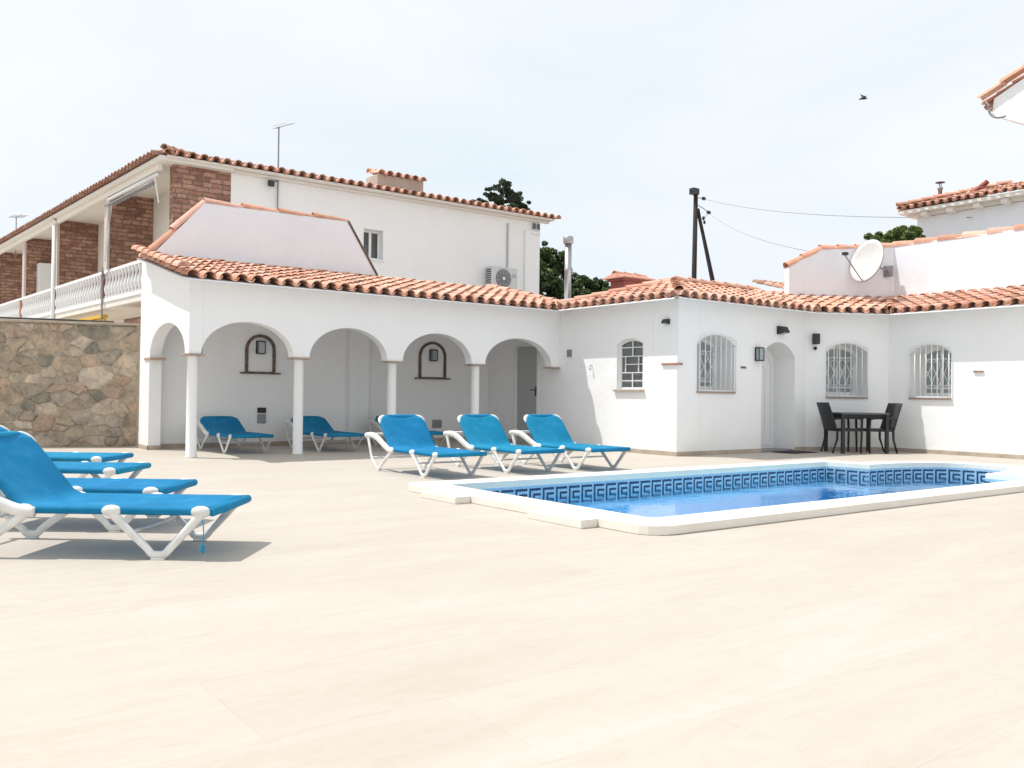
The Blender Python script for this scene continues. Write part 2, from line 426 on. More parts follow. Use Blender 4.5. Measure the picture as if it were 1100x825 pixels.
def tile_face(mb, O, e, g, W, zb, slope, run, keep=None, pitch=.24, row=.30, dark=0, s_from=0):
    """O: 2D eave start, e: along eave, g: horizontal up-slope dir; zb: base height at eave; run: horizontal run"""
    O = Vector(O); e = Vector(e); g = Vector(g)
    ca = math.cos(math.atan(slope)); up = Vector((g.x*ca, g.y*ca, slope*ca)); side = Vector((e.x, e.y, 0)); nrm = side.cross(up)
    if nrm.z < 0: nrm = -nrm
    nrow = int(math.ceil(run/(row*ca)))
    i0 = int(s_from/pitch) if s_from < 0 else 0
    ncol = int(round((W-i0*pitch)/pitch))+ (12 if keep else 0)
    for i in range(ncol):
        s = (i0+i+.5)*pitch
        for j in range(nrow):
            rr = j*row*ca
            for conv in (False, True):
                ss = s + (0 if conv else pitch/2)
                if keep:
                    if not keep(ss, rr+row*.4): continue
                elif not conv and i == ncol-1: continue
                p = Vector((O.x+e.x*ss+g.x*rr, O.y+e.y*ss+g.y*rr, zb+slope*rr))
                mb.cur = tile_color(dark)
                jit = random.uniform(-.008,.008)
                u2 = (up - nrm*.055 + side*random.uniform(-.035,.035)).normalized()
                if conv:
                    half_tile(mb, p + nrm*(.030+random.uniform(-.005,.006)) + up*jit, side, u2, nrm, .097, .084, row+.06, True)
                else:
                    mb.cur = tuple(c*.8 for c in mb.cur); half_tile(mb, p + nrm*.066 + up*(jit-.02), side, u2, nrm, .068, .058, row+.06, False)  # pans coloured darker: shade and grime of the gaps painted in
def ridge(mb, P0, P1, r=.09, ln=.36, th=.015, lift=.0, dark=0):
    P0 = Vector(P0); P1 = Vector(P1); d = (P1-P0); n = max(1, int(round(d.length/ln))); d.normalize()
    side = d.cross(Vector((0,0,1))).normalized(); nrm = side.cross(d).normalized()
    if nrm.z < 0: nrm = -nrm
    step = (P1-P0).length/n
    for i in range(n):
        mb.cur = tile_color(dark)
        p = P0 + d*(i*step) + nrm*(lift+.012+random.uniform(-.003,.004))
        half_tile(mb, p, side, (d-nrm*.05+side*random.uniform(-.015,.015)).normalized(), nrm, r, r*.86, step+.04, True, th)
def deck(mb, O, e, g, pts, zb, slope, th=.022):
    """sheet under the tiles; pts in (s, run)"""
    O = Vector(O); e = Vector(e); g = Vector(g)
    v = [Vector((O.x+e.x*s+g.x*r, O.y+e.y*s+g.y*r, zb+slope*r)) for s, r in pts]
    n = len(v); vs = v + [p-Vector((0,0,th)) for p in v]
    mb.add(vs, [tuple(range(n)), tuple(range(2*n-1, n-1, -1))] + [(i, i+n, (i+1)%n+n, (i+1)%n) for i in range(n)])

# ------------------------------------------------------------------ setting: ground, pool
def arc(cx, cy, r, a0, a1, n):
    return [(cx+r*math.cos(R(a0+(a1-a0)*i/n)), cy+r*math.sin(R(a0+(a1-a0)*i/n))) for i in range(n+1)]
def rcorner(cx, cy, r, a0, a1, n=5): return arc(cx, cy, r, a0, a1, n)
PX0, PX1, PY0, PY1 = .95, 7.55, -8.50, -5.62       # inner rectangle of the basin
RC = (8.15, -7.06)                                   # centre of the round end
a_in = math.degrees(math.acos((PX1-RC[0])/1.0)); 
def arcE(o, n=30):
    rx, ry, e = 1.58+o, .80+o, 2/2.4
    return [(7.60+rx*abs(math.cos(t))**e, RC[1]+ry*math.copysign(abs(math.sin(t))**e, t)) for t in [R(-89.5+179*i/n) for i in range(n+1)]]
def pool_inner(o=0.0):
    """CCW loop, offset outward by o"""
    r = 1.0+o; xs = PX1+o*.9
    p = []
    cr = .10 + o*.35
    p += rcorner(PX0-o+cr, PY0-o+cr, cr, 180, 270)
    p += rcorner(xs-.03, PY0-o+.03, .03, 270, 360, 3)
    p += [(max(q[0], xs), q[1]) for q in arcE(o*.95) if q[0] > xs-.001]
    p += rcorner(xs-.03, PY1+o-.03, .03, 0, 90, 3)
    p += rcorner(PX0-o+cr, PY1+o-cr, cr, 90, 180)
    return p
inner = pool_inner(0); outer = pool_inner(.36)
# ground sheet with a hole for the basin
mb = MB()
hole = pool_inner(.15)
big = 600
flat = lambda z: (lambda u, v, d: Vector((u, v, z-d)))
polys = [[(-big,-big),(big,-big),(big,big),(-big,big)], list(reversed(hole))]
tris = geometry.tessellate_polygon([[Vector((x,y,0)) for x,y in lp] for lp in polys]); fl = [p for lp in polys for p in lp]
fs = []
for t in tris:
    a,b,c = (fl[i] for i in t); ar = (b[0]-a[0])*(c[1]-a[1])-(b[1]-a[1])*(c[0]-a[0]); fs.append(tuple(t) if ar > 0 else tuple(reversed(t)))
struct(link_mesh('ground', [(x,y,0) for x,y in fl], fs, M['deck']))

pool = thing('swimming_pool', 'swimming pool with round end, white coping and blue Greek key tiles', 'swimming pool', (4, -7, 0))
pool.location = (0,0,0)
mb = MB(); plate([outer, list(reversed(inner))], lambda u, v, d: Vector((u, v, .07-d)), .068, mb)
# slabs stepping out from the left side
cop = mb.build('coping', M['coping'], pool)
bv = cop.modifiers.new('bevel', 'BEVEL'); bv.width = .012; bv.segments = 2; bv.limit_method = 'ANGLE'; bv.angle_limit = R(50)
for y0, y1 in ((-6.56,-5.95), (-8.28,-7.62)):
    mb = MB(); mb.box((.42, y0, .0), (.588, y1, .066), .01); mb.build('coping_slab', M['coping'], pool)
# basin walls and floor
def loopwall(lp, z0, z1, mb, flip=False):
    n = len(lp); vs = [(x,y,z0) for x,y in lp]+[(x,y,z1) for x,y in lp]
    mb.add(vs, [((i+1)%n, i, i+n, (i+1)%n+n) for i in range(n)])
mb = MB(); loopwall(pool_inner(.004), -1.35, .0, mb); 
mb.build('basin_wall', M['mosaic'], pool)
mb = MB()
tri = geometry.tessellate_polygon([[Vector((x,y,0)) for x,y in pool_inner(.05)]])
mb.add([(x,y,-1.3) for x,y in pool_inner(.05)], [tuple(t) for t in tri]); mb.build('basin_floor', M['pool_floor'], pool)
mb = MB(); loopwall(inner, -.27, .001, mb); mb.build('tile_band', M['band_light'], pool)
# underwater steps in the round end
for k, (rr, z) in enumerate(((.99, -.42), (.74, -.70), (.49, -.98))):
    pts = [(7.62+(q[0]-7.6)*rr, RC[1]+(q[1]-RC[1])*min(.98,rr+.15)) for q in arcE(0, 24)]
    mb = MB(); plate([pts], lambda u, v, d, z=z: Vector((u, v, z-d)), .27, mb); mb.build('step', M['band_light'], pool)
# Greek key
KEY = ["1111110","1000000","1011110","1010000","1011110","1000010","1111110"]
def keypath():
    p = []
    p += [(PX0+.1, PY1), (PX1, PY1)]
    p += [(PX1, RC[1]+.80)]
    p += list(reversed(arcE(0, 50)))
    p += [(PX1, PY0+.03)]
    return p
kp = keypath(); mb = MB(); cell = .19/7; ch = .20/7
segs = [(Vector(kp[i]), Vector(kp[i+1])) for i in range(len(kp)-1)]
tot = sum((b-a).length for a,b in segs)
def at_len(l):
    for a,b in segs:
        m = (b-a).length
        if l <= m and m > 1e-6: d = (b-a)/m; return a+d*l, d
        l -= m
    a,b = segs[-1]; return b, (b-a).normalized()
for u in range(int(tot/.19)):
    for r_, row_ in enumerate(KEY):
        for c_, ch_ in enumerate(row_):
            if ch_ != '1': continue
            l = u*.19 + (c_+.5)*cell
            p, d = at_len(l); nrm = Vector((d.y, -d.x)); w = cell*.47; z = -.028-(r_+.5)*ch; h = ch*.47
            # nrm must point into the pool
            q = p + nrm*.004
            mb.add([(q.x-d.x*w, q.y-d.y*w, z-h), (q.x+d.x*w, q.y+d.y*w, z-h), (q.x+d.x*w, q.y+d.y*w, z+h), (q.x-d.x*w, q.y-d.y*w, z+h)], [(0,1,2,3)])
mb.build('greek_key_tiles', M['band_dark'], pool)
mb = MB()
wl = pool_inner(-.002); tri = geometry.tessellate_polygon([[Vector((x,y,0)) for x,y in wl]])
fs = []
for t in tri:
    a,b,c = (wl[i] for i in t); ar = (b[0]-a[0])*(c[1]-a[1])-(b[1]-a[1])*(c[0]-a[0]); fs.append(tuple(t) if ar > 0 else tuple(reversed(t)))
struct(link_mesh('water', [(x,y,-.135) for x,y in wl], fs, M['water']))

# ------------------------------------------------------------------ arcade (porch with arches)
EZ = 2.655   # wall top at the eave
arcade = thing('arcade_building', 'low white arcade with round arches under a terracotta tiled roof', 'arcade')
colx = [0.085, 1.757, 3.45, 5.18]
mb = MB()
front = Seg((0,0), (7.105,0))
lp = [(0, EZ), (0, 1.545), (.18, 1.545)]
spans = [(.18,1.62), (1.895,3.30), (3.60,5.03), (5.33,6.90)]
lp = []
lp.append((0, 1.545))
for i, (a, b) in enumerate(spans):
    c = (a+b)/2; r = (b-a)/2
    for k in range(0, 25):
        t = math.pi*(1-k/24); lp.append((c+r*math.cos(t), 1.545+.515*math.sin(t)))
lp.append((6.901, 0)); lp.append((7.104, 0)); lp.append((7.104, EZ)); lp.append((0, EZ))
# last arch springs from the wall side: stop the pier at the impost
lp = [p for p in lp if not (abs(p[0]-6.901) < .002 and p[1] == 0)]
lp = [p for p in lp if not (p == (7.104, 0))]
lp.insert(len(lp)-2, (7.104, 1.545))
plate([lp], front, .2, mb, caps=[len(lp)-1])
# left side wall with one arch; u=0 at back (y=2.75)
side = Seg((0,2.75), (0,0))
sl = [(0,0), (.6,0)]
c = (.6+2.55)/2; r = (2.55-.6)/2
for k in range(0, 25):
    t = math.pi*(1-k/24); sl.append((c+r*math.cos(t), 1.545+.515*math.sin(t)))
sl += [(2.75,1.545), (2.75,EZ), (0,3.22)]
plate([sl], side, .2, mb, caps=[len(sl)-3])
mb.build('wall', M['white'], arcade)
mb = MB()
back = Seg((.2,2.4), (7.105,2.4)); plate([[(0,0),(back.len,0),(back.len,3.1),(0,3.1)]], back, .2, mb, caps=[3])
mb.box((3.74,2.28,0), (4.16,2.397,2.44), .01)        # pilaster
mb.box((.05,2.42,0),(.3,2.74,3.05))
mb.build('back_wall', M['white'], arcade)
mb = MB(); mb.box((.202,.202,2.45), (7.10,2.397,2.50)); mb.build('ceiling', M['white'], arcade)
for x in colx:
    mb = MB(); mb.lathe(x, .1, [(.088,0),(.088,.02),(.080,.03),(.078,1.0),(.075,1.49),(.083,1.50),(.083,1.518)], 24)
    cl = mb.build('column', M['white_paint'], arcade, smooth=True)
    mb = MB(); mb.box((x-.15,-.035,1.518), (x+.15,.235,1.543), .006); mb.build('capital', M['sill'], cl)
mb = MB(); mb.box((6.87,-.03,1.518), (7.10,.23,1.543), .005); mb.build('impost', M['sill'], arcade)
mb = MB(); mb.box((-.02,2.02,1.50), (.235,2.42,1.54), .005); mb.build('impost', M['sill'], arcade)
mb = MB()
mb.box((.2,2.385,0), (7.09,2.399,.08)); mb.box((3.73,2.266,0),(4.17,2.279,.08)); mb.box((-.012,2.135,0),(-.001,2.76,.07)); mb.box((-.012,2.135,0),(.2,2.149,.07))
mb.build('skirting', M['skirting'], arcade)
# roof of the arcade
sA = .225; runA = 2.62; W = 7.15
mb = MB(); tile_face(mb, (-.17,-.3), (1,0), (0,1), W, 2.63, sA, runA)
ridge(mb, (-.2,-.33,2.76), (-.2,2.32,2.76+sA*2.65), .085)
ridge(mb, (7.02,-.28,2.73), (7.02,2.32,2.73+sA*2.6), .085)
rf = mb.build('roof', M['tile'], arcade, tint=True)
mb = MB(); deck(mb, (-.2,-.33), (1,0), (0,1), [(0,0),(W+.05,0),(W+.05,2.6),(0,2.6)], 2.62-sA*.03, sA); mb.build('roof_deck', M['white'], rf)
# trapezoid parapet behind the tiles
mb = MB(); tz = Seg((0.0,2.33), (4.6,2.33))
plate([[(-.02,3.2),(4.38,3.2),(3.66,4.31),(.93,4.29)]], tz, .18, mb); par = mb.build('parapet', M['white_b'], arcade)
mb = MB()
def longcap(pts, y=2.42, r=.10):
    for a, b in zip(pts[:-1], pts[1:]): ridge(mb, (a[0],y,a[1]-.02), (b[0],y,b[1]-.02), r, .62)
longcap([(-.06,3.22),(.93,4.31)]); longcap([(.93,4.31),(3.66,4.33)])
cp = mb.build('parapet_cap', M['tile'], par, tint=True)
mb = MB(); mb.tube([(3.68,2.325,4.32),(4.42,2.325,3.18)], .022, 6); mb.build('drain_edge', M['thin_brick'], par)
# arched niches of brick in the back wall
for (x0, x1, z0, z1) in ((1.71,2.28,1.345,2.04), (5.34,6.0,1.325,2.075)):
    mb = MB(); o_ = archloop(x0, x1, z0, (z0+z1)/2+.07, z1); i_ = archloop(x0+.055, x1-.055, z0+.0, (z0+z1)/2+.07, z1-.055)
    plate([o_, list(reversed([(a, b+.012) if b == z0 else (a,b) for a,b in i_]))], lambda u, v, d: Vector((u, 2.372+d, v)), .027, mb)
    nf = mb.build('niche_frame', M['thin_brick'], arcade)
    mb = MB(); mb.box((x0-.09,2.34,z0-.03), (x1+.09,2.398,z0-.002), .004); mb.build('niche_sill', M['thin_brick'], nf)

def wall_lantern(loc, rz, label, h=.24):
    t = thing('wall_lantern', label, 'wall lamp', loc, rz, 'rectangular wall lanterns')
    w = .075
    mb = MB(); mb.box((-w,-.015,-h/2),(w,-.001,h/2)); mb.build('back_plate', M['dark_metal'], t)
    mb = MB(); mb.box((-w,-.10,h/2-.02),(w,-.015,h/2),.003); mb.box((-w,-.10,-h/2),(w,-.015,-h/2+.02),.003)
    for sx in (-1,1): mb.box((sx*w,-.10,-h/2+.02),(sx*(w-.014),-.088,h/2-.02))
    mb.build('frame', M['dark_metal'], t)
    mb = MB(); mb.box((-w+.016,-.092,-h/2+.021),(w-.016,-.02,h/2-.021)); mb.build('glass', M['pale_glass'], t)
    return t
wall_lantern((1.985,2.4,1.80), 0, 'black rectangular lantern inside the brick niche behind the first two loungers')
wall_lantern((5.67,2.4,1.79), 0, 'black rectangular lantern inside the brick niche nearer the grey door')
# switch and socket
def socket(loc, w, h, m, name, label, cat, rz=0):
    t = thing(name, label, cat, loc, rz)
    mb = MB(); mb.box((-w/2,-.02,-h/2),(w/2,-.001,h/2),.004); mb.build('plate', m, t)
    mb = MB()
    for k in range(3): mb.box((-w*.36,-.026,-h*.3+k*h*.25),(w*.36,-.021,-h*.3+k*h*.25+h*.1))
    mb.build('cover', M['galv'] if m is not M['black'] else M['dark_metal'], t)
socket((2.035,2.4,.655), .16, .10, M['black'], 'socket_box', 'black socket box on the arcade wall below the left niche', 'socket')
socket((2.035,2.4,.50), .16, .17, M['galv'], 'vent_grille', 'grey vent plate under the black socket box', 'vent')
socket((5.80,2.4,.37), .22, .17, M['galv'], 'vent_grille', 'grey vent plate low on the wall beneath the right niche', 'vent')

# ------------------------------------------------------------------ pool house
house = thing('pool_house', 'white single-storey house with arched barred windows under terracotta tiles', 'house')
wCD = Seg((7.105,2.4),(7.105,-3.08)); wDE = Seg((7.105,-3.08),(10.68,-3.08)); wEF = Seg((10.68,-3.08),(12.146,-3.92)); wFG = Seg((12.146,-3.92),(12.146,-11.5))
TH = .56
mb = MB()
dhole = [(.97,0),(1.72,0),(1.72,1.995),(.97,1.995)]
bw = segarch(4.02,4.665,1.12,1.93,2.02)
def outline_with_doors(length, top, doors, z0=0):
    pts = [(0,z0)]
    for d in doors: pts += d
    pts += [(length,z0),(length,top),(0,top)]; return pts
# CD : door opening goes to ground
pts = [(0,0),(.97,0),(.97,1.995),(1.72,1.995),(1.72,0),(wCD.len,0),(wCD.len,EZ),(0,EZ)]
plate([pts, list(reversed(bw))], wCD, TH, mb, caps=[5,7])
w1 = segarch(.485,1.46,1.10,1.91,2.08)
dr = segarch(2.235,3.225,0,1.76,2.035)
pts = [(0,0), (2.235,0)] + [(a,b) for a,b in reversed(dr[2:])] + [(3.225,0),(wDE.len,0),(wDE.len,EZ),(0,EZ)]
plate([pts, list(reversed(w1))], wDE, TH, mb, caps=[len(pts)-3, len(pts)-1])
w2 = segarch(.415,1.245,1.04,1.90,2.065)
plate([[(0,0),(wEF.len,0),(wEF.len,EZ),(0,EZ)], list(reversed(w2))], wEF, TH, mb, caps=[1,3])
w3 = segarch(.43,1.215,1.04,1.87,2.03)
plate([[(0,0),(wFG.len,0),(wFG.len,EZ),(0,EZ)], list(reversed(w3))], wFG, TH, mb, caps=[3])
mb.build('wall', M['white'], house)
# skirting
def skirting(seg, u0, u1, parent, h=.072):
    mb = MB(); mb.box((u0,-.014,0),(u1,-.001,h), 0, seg.mtx(0,0)); return mb
mb = MB()
for sg, spans_ in ((wCD,[(0,.96),(1.73,wCD.len+.013)]), (wDE,[(-.0,2.23),(3.23,wDE.len)]), (wEF,[(0,wEF.len)]), (wFG,[(0,wFG.len)])):
    for a, b in spans_: mb.box((a,-.014,.001),(b,-.002,.072), 0, sg.mtx(0,0))
mb.build('skirting', M['skirting'], house)
# windows
def window(seg, s0, s1, z0, zs, zt, dep, glass, lattice=True, cross='x', parent=house):
    g = .085
    m4 = seg.mtx(0,0)
    mb = MB()
    o_ = segarch(s0+.001, s1-.001, z0+.001, zs, zt-.001); i_ = segarch(s0+g, s1-g, z0+g*1.1, zs-.02, zt-g)
    plate([o_, list(reversed(i_))], lambda u, v, d: seg(u, v, dep+d), .06, mb)
    fr = mb.build('window', M['white_paint'], parent)
    mb = MB(); tri = geometry.tessellate_polygon([[Vector((a,b,0)) for a,b in i_]])
    mb.add([seg(a,b,dep+.035) for a,b in i_], [tuple(t) for t in tri]); mb.build('pane', glass, fr)
    # light curtain frame behind grille
    mb = MB(); c = (s0+s1)/2
    mb.box((c-.018,dep-.012,z0+g),(c+.018,dep+.03,zt-g+.01), 0, m4); mb.build('mullion', M['white_paint'], fr)
    # sill
    mb = MB(); mb.box((s0-.01,-.035,z0-.035),(s1+.01,-.002,z0-.004), .004, m4)
    mb.build('sill', M['sill'], fr)
    # grille cage, proud of the wall
    mb = MB(); nb = 8; yb = -.05; r = .0095
    c = (s0+s1)/2; hw = (s1-s0)/2; h = zt-zs
    top = lambda s: zs + (zt-zs)*math.sqrt(max(0, 1-((s-c)/(hw*1.03))**2))*1.0 + .01
    for k in range(nb):
        s = s0+.015+(s1-s0-.03)*k/(nb-1)
        mb.tube([m4 @ Vector((s,yb,z0+.0)), m4 @ Vector((s,yb,top(s)))], r, 6)
    tp = [m4 @ Vector((s0+.015+(s1-s0-.03)*k/16, yb, top(s0+.015+(s1-s0-.03)*k/16))) for k in range(17)]
    mb.tube(tp, r, 6)
    mb.tube([m4 @ Vector((s0+.0,yb,z0+.01)), m4 @ Vector((s1-.0,yb,z0+.01))], r*1.2, 6)
    for s in (s0+.015, s1-.015):
        for z in (z0+.02, zs): mb.tube([m4 @ Vector((s,yb,z)), m4 @ Vector((s,.02,z))], r, 5)
    gr = mb.build('grille', M['white_paint'], fr, smooth=True)
    if lattice:
        mb = MB(); n2 = 4; w = (s1-s0-.17)/n2; rr = .009; ys = dep-.06
        zl, zh = z0+.24, zs-.16
        for k in range(n2):
            cx = s0+.085+w*(k+.5)
            for sg_ in (-1,1):
                pts = [(cx+sg_*w*.46, ys, zl), (cx+sg_*w*.30, ys, zl+.12), (cx-sg_*w*.30, ys, zh-.12), (cx-sg_*w*.46, ys, zh)]
                mb.tube([m4 @ Vector(p) for p in catmull(pts, 4)], rr, 5)
            for zc, dz in ((zl-.03,-1),(zh+.03,1)):
                for sg_ in (-1,1):
                    cc = (cx+sg_*w*.24, zc)
                    mb.tube([m4 @ Vector((cc[0]+.028*math.cos(t*math.pi/5), ys, cc[1]+.028*math.sin(t*math.pi/5))) for t in range(11)], rr, 5, caps=False)
        for z in (zl-.065, zh+.07): mb.tube([m4 @ Vector((s0+.08,ys,z)), m4 @ Vector((s1-.08,ys,z))], rr, 5)
        mb.build('scrollwork', M['white_paint'], fr, smooth=True)
    return fr
window(wDE, .485,1.46,1.10,1.91,2.08, .42, M['pale_glass'])
window(wEF, .415,1.245,1.04,1.90,2.065, .40, M['pale_glass'])
window(wFG, .43,1.215,1.04,1.87,2.03, .42, M['pale_glass'])
# small lattice window on the left face
sg = wCD; m4 = sg.mtx(0,0); s0,s1,z0,zs,zt,dep = 4.02,4.665,1.12,1.93,2.02,.075
mb = MB(); o_ = segarch(s0+.001,s1-.001,z0+.001,zs,zt-.001); tri = geometry.tessellate_polygon([[Vector((a,b,0)) for a,b in o_]])
mb.add([sg(a,b,dep+.03) for a,b in o_], [tuple(t) for t in tri]); pane = None
fmb = MB(); i_ = segarch(s0+.035,s1-.035,z0+.035,zs-.015,zt-.035); plate([o_, list(reversed(i_))], lambda u,v,d: sg(u,v,dep+d), .028, fmb)
fr = fmb.build('window', M['white_paint'], house); mb.build('pane', M['grey_glass'], fr)
mb = MB(); W_ = s1-s0; H_ = zt-z0
def lat(u0,v0,u1,v1):
    a = (s0+W_*u0, z0+H_*v0); b = (s0+W_*u1, z0+H_*v1); t = .008
    if u0 == u1: mb.box((a[0]-t,dep-.006,a[1]),(a[0]+t,dep+.012,b[1]),0,m4)
    else: mb.box((a[0],dep-.009,a[1]-t),(b[0],dep+.009,a[1]+t),0,m4)
for v in (.17,.33,.655,.83): lat(.04,v,.96,v)
lat(.22,.495,.73,.495); lat(.5,.0,.5,.33); lat(.5,.655,.5,.97); lat(.22,.33,.22,.655); lat(.73,.33,.73,.655); lat(.73,.495,.96,.495)
mb.build('lattice', M['white_paint'], fr)
mb = MB(); mb.box((s0-.06,-.05,z0-.04),(s1+.05,-.002,z0-.003),.005,m4); mb.build('sill', M['skirting'], fr)
mb = MB(); mb.box((s0+.002,0.0,z0),(s1-.002,dep-.003,z0+.003),0,m4); mb.build('ledge', M['white_paint'], fr)
# grey service door under the arcade
mb = MB(); m4 = wCD.mtx(0,0)
mb.box((.973,.05,.01),(1.717,.09,1.99),.004,m4); dd = mb.build('door', M['grey_door'], house)
mb = MB(); mb.box((1.60,.025,.98),(1.64,.049,1.17),.004,m4); mb.tube([m4@Vector((1.62,.04,1.10)), m4@Vector((1.62,-.02,1.10)), m4@Vector((1.50,-.02,1.10))], .011, 6)
mb.build('handle', M['black'], dd)
mb = MB(); mb.box((1.70,-.015,0),(1.76,-.002,2.03),.003,m4); mb.box((.93,-.015,0),(.97,-.002,2.03),.003,m4); mb.box((.93,-.016,1.995),(1.76,-.002,2.04),.003,m4); mb.build('door_frame', M['white_paint'], dd)
# white arched entrance door
mb = MB(); m4 = wDE.mtx(0,0); o_ = segarch(2.237,3.223,.03,1.76,2.033); i_ = segarch(2.33,3.13,.10,1.66,1.90)
plate([o_], lambda u,v,d: wDE(u,v,.46+d), .05, mb); ed = mb.build('door', M['white_paint'], house)
mb = MB(); i2 = segarch(2.36,3.10,.13,1.64,1.86); plate([i_, list(reversed(i2))], lambda u,v,d: wDE(u,v,.445+d), .014, mb)
i3 = segarch(2.50,2.96,.25,1.5,1.66); i4 = segarch(2.53,2.93,.28,1.48,1.63); plate([i3, list(reversed(i4))], lambda u,v,d: wDE(u,v,.448+d), .011, mb)
mb.build('door_moulding', M['white_paint'], ed)
mb = MB(); mb.tube([m4@Vector((2.38,.455,1.02)), m4@Vector((2.38,.40,1.02)), m4@Vector((2.49,.40,1.02))], .011, 6); mb.build('handle', M['steel'], ed)
mb = MB(); mb.box((2.24,.0,.001),(3.22,.458,.035),.004,m4); mb.build('threshold', M['galv'], ed)
mb = MB(); mb.box((9.55,-3.62,.001),(10.3,-3.16,.015),.004); mt = mb.build('door_mat', M['rubber']); tag(mt, 'dark door mat on the terrace before the white arched door', 'door mat')
# imposts / small brick ledges
mb = MB(); mb.box((5.13,-.03,1.535),(wCD.len+.03,-.002,1.565),.004,wCD.mtx(0,0)); mb.box((-.001,-.03,1.535),(.10,-.002,1.565),.004,wDE.mtx(0,0)); mb.build('brick_ledge', M['terra'], house)
mb = MB(); mb.box((1.62,-.03,1.505),(1.80,-.002,1.53),.004,wFG.mtx(0,0)); mb.build('brick_ledge', M['terra'], house)
# roof
S = .27; ZB = 2.63; k1 = math.tan(R(14.9)); k2 = math.tan(R(30.1))
mb = MB()
HR = 1.90
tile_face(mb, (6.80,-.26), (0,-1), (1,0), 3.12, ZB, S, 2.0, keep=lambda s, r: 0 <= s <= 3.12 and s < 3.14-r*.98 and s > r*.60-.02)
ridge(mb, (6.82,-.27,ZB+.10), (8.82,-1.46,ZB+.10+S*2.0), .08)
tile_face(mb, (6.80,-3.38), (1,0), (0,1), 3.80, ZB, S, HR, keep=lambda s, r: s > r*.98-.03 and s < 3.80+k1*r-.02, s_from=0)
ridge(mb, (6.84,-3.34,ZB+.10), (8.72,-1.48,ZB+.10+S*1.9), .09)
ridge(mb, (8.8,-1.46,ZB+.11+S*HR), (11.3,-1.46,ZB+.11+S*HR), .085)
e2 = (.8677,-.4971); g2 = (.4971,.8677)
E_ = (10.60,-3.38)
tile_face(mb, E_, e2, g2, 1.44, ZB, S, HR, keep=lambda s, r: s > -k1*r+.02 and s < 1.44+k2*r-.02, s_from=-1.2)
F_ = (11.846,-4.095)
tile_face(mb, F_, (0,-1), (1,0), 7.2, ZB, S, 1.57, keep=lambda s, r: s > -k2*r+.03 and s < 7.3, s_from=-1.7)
# rows laid along the two valleys
ridge(mb, (10.56,-3.40,ZB+.075), (10.56+.266*1.9+.06,-3.38+1.9,ZB+.075+S*1.9), .075)
ridge(mb, (11.83,-4.12,ZB+.075), (11.846+1.57,-4.095+.58*1.57,ZB+.075+S*1.57), .075)
rf = mb.build('roof', M['tile'], house, tint=True)
mb = MB()
zi = ZB-.012
deck(mb, (6.77,-.22), (0,-1), (1,0), [(0,0),(3.09,0),(1.2,1.9),(1.2,1.95)], zi, S)
deck(mb, (6.77,-3.41), (1,0), (0,1), [(0.0,0),(3.77,0),(3.75+k1*HR,HR-.07),(1.9,HR-.07)], zi, S)
q = (E_[0]-g2[0]*.03, E_[1]-g2[1]*.03)
deck(mb, q, e2, g2, [(-.02,0),(1.48,0),(1.44+k2*HR,HR-.07),(-k1*HR,HR-.07)], zi, S)
deck(mb, (F_[0]-.035,F_[1]), (0,-1), (1,0), [(-.04,0),(7.3,0),(7.3,1.5),(-k2*1.5,1.5)], zi, S)
# back slopes
mb.add([(8.8,-1.46,ZB+S*HR),(7.02,-.1,ZB+.02),(12.2,-.1,ZB+.02),(11.2,-1.46,ZB+S*HR)], [(0,1,2,3)])
mb.build('roof_deck', M['white'], rf)
# red chimney behind the ridge
mb = MB(); cx, cy = 9.70, .75
mb.box((cx-.36,cy-.22,2.5),(cx+.36,cy+.22,3.50),.01); mb.box((cx-.42,cy-.27,3.50),(cx+.42,cy+.27,3.55),.008)
ch = mb.build('chimney', M['red_brick'], house)
mb = MB(); mb.cur = (.62,.30,.22)
mb.add([(cx-.48,cy-.34,3.552),(cx+.48,cy-.34,3.552),(cx+.48,cy+.34,3.552),(cx-.48,cy+.34,3.552),(cx-.48,cy-.34,3.575),(cx+.48,cy-.34,3.575),(cx+.48,cy+.34,3.575),(cx-.48,cy+.34,3.575),(cx-.44,cy,3.68),(cx+.44,cy,3.68)],[(0,3,2,1),(0,1,5,4),(1,2,6,5),(2,3,7,6),(3,0,4,7),(4,5,9,8),(6,7,8,9),(5,6,9),(7,4,8)])
ridge(mb, (cx-.46,cy,3.64),(cx+.46,cy,3.64),.075,.31)
mb.build('chimney_cap', M['tile'], ch, tint=True)

# lamps, speaker, camera, vent
wall_lantern(tuple(wDE(2.105,1.79)), 0, 'black rectangular lantern on the white wall left of the arched door', .25)
def wedge(loc, rz, label, k=1):
    t = thing('wall_light', label, 'wall light', loc, rz, 'small black wedge wall lights'); t.scale = (k,k,k)
    vs = [(-.10,-.001,-.07),(.10,-.001,-.07),(.10,-.001,.09),(-.10,-.001,.09),(-.09,-.17,-.035),(.09,-.17,-.035),(.08,-.11,.075),(-.08,-.11,.075)]
    fs = [(0,1,2,3),(4,7,6,5),(0,3,7,4),(1,5,6,2),(3,2,6,7),(0,4,5,1)]
    o = link_mesh('lamp_housing', vs, fs, M['dark_metal'], t); bv = o.modifiers.new('b','BEVEL'); bv.width=.008; bv.segments=2
    mb = MB(); mb.add([(-.075,-.03,-.068),(.075,-.03,-.068),(.075,-.16,-.042),(-.075,-.16,-.042)],[(0,3,2,1)]); mb.build('lens', M['pale_glass'], t)
wedge(tuple(wCD(5.24,2.265)), R(-90), 'small black wedge light high on the left face near the house corner', .62)
wedge(tuple(wDE(2.76,2.25)), 0, 'small black wedge light centred above the arched white door')
t = thing('speaker', 'black outdoor loudspeaker high on the wall right of the door', 'speaker', tuple(wEF(.17,2.14)), math.atan2(e2[1], e2[0]))
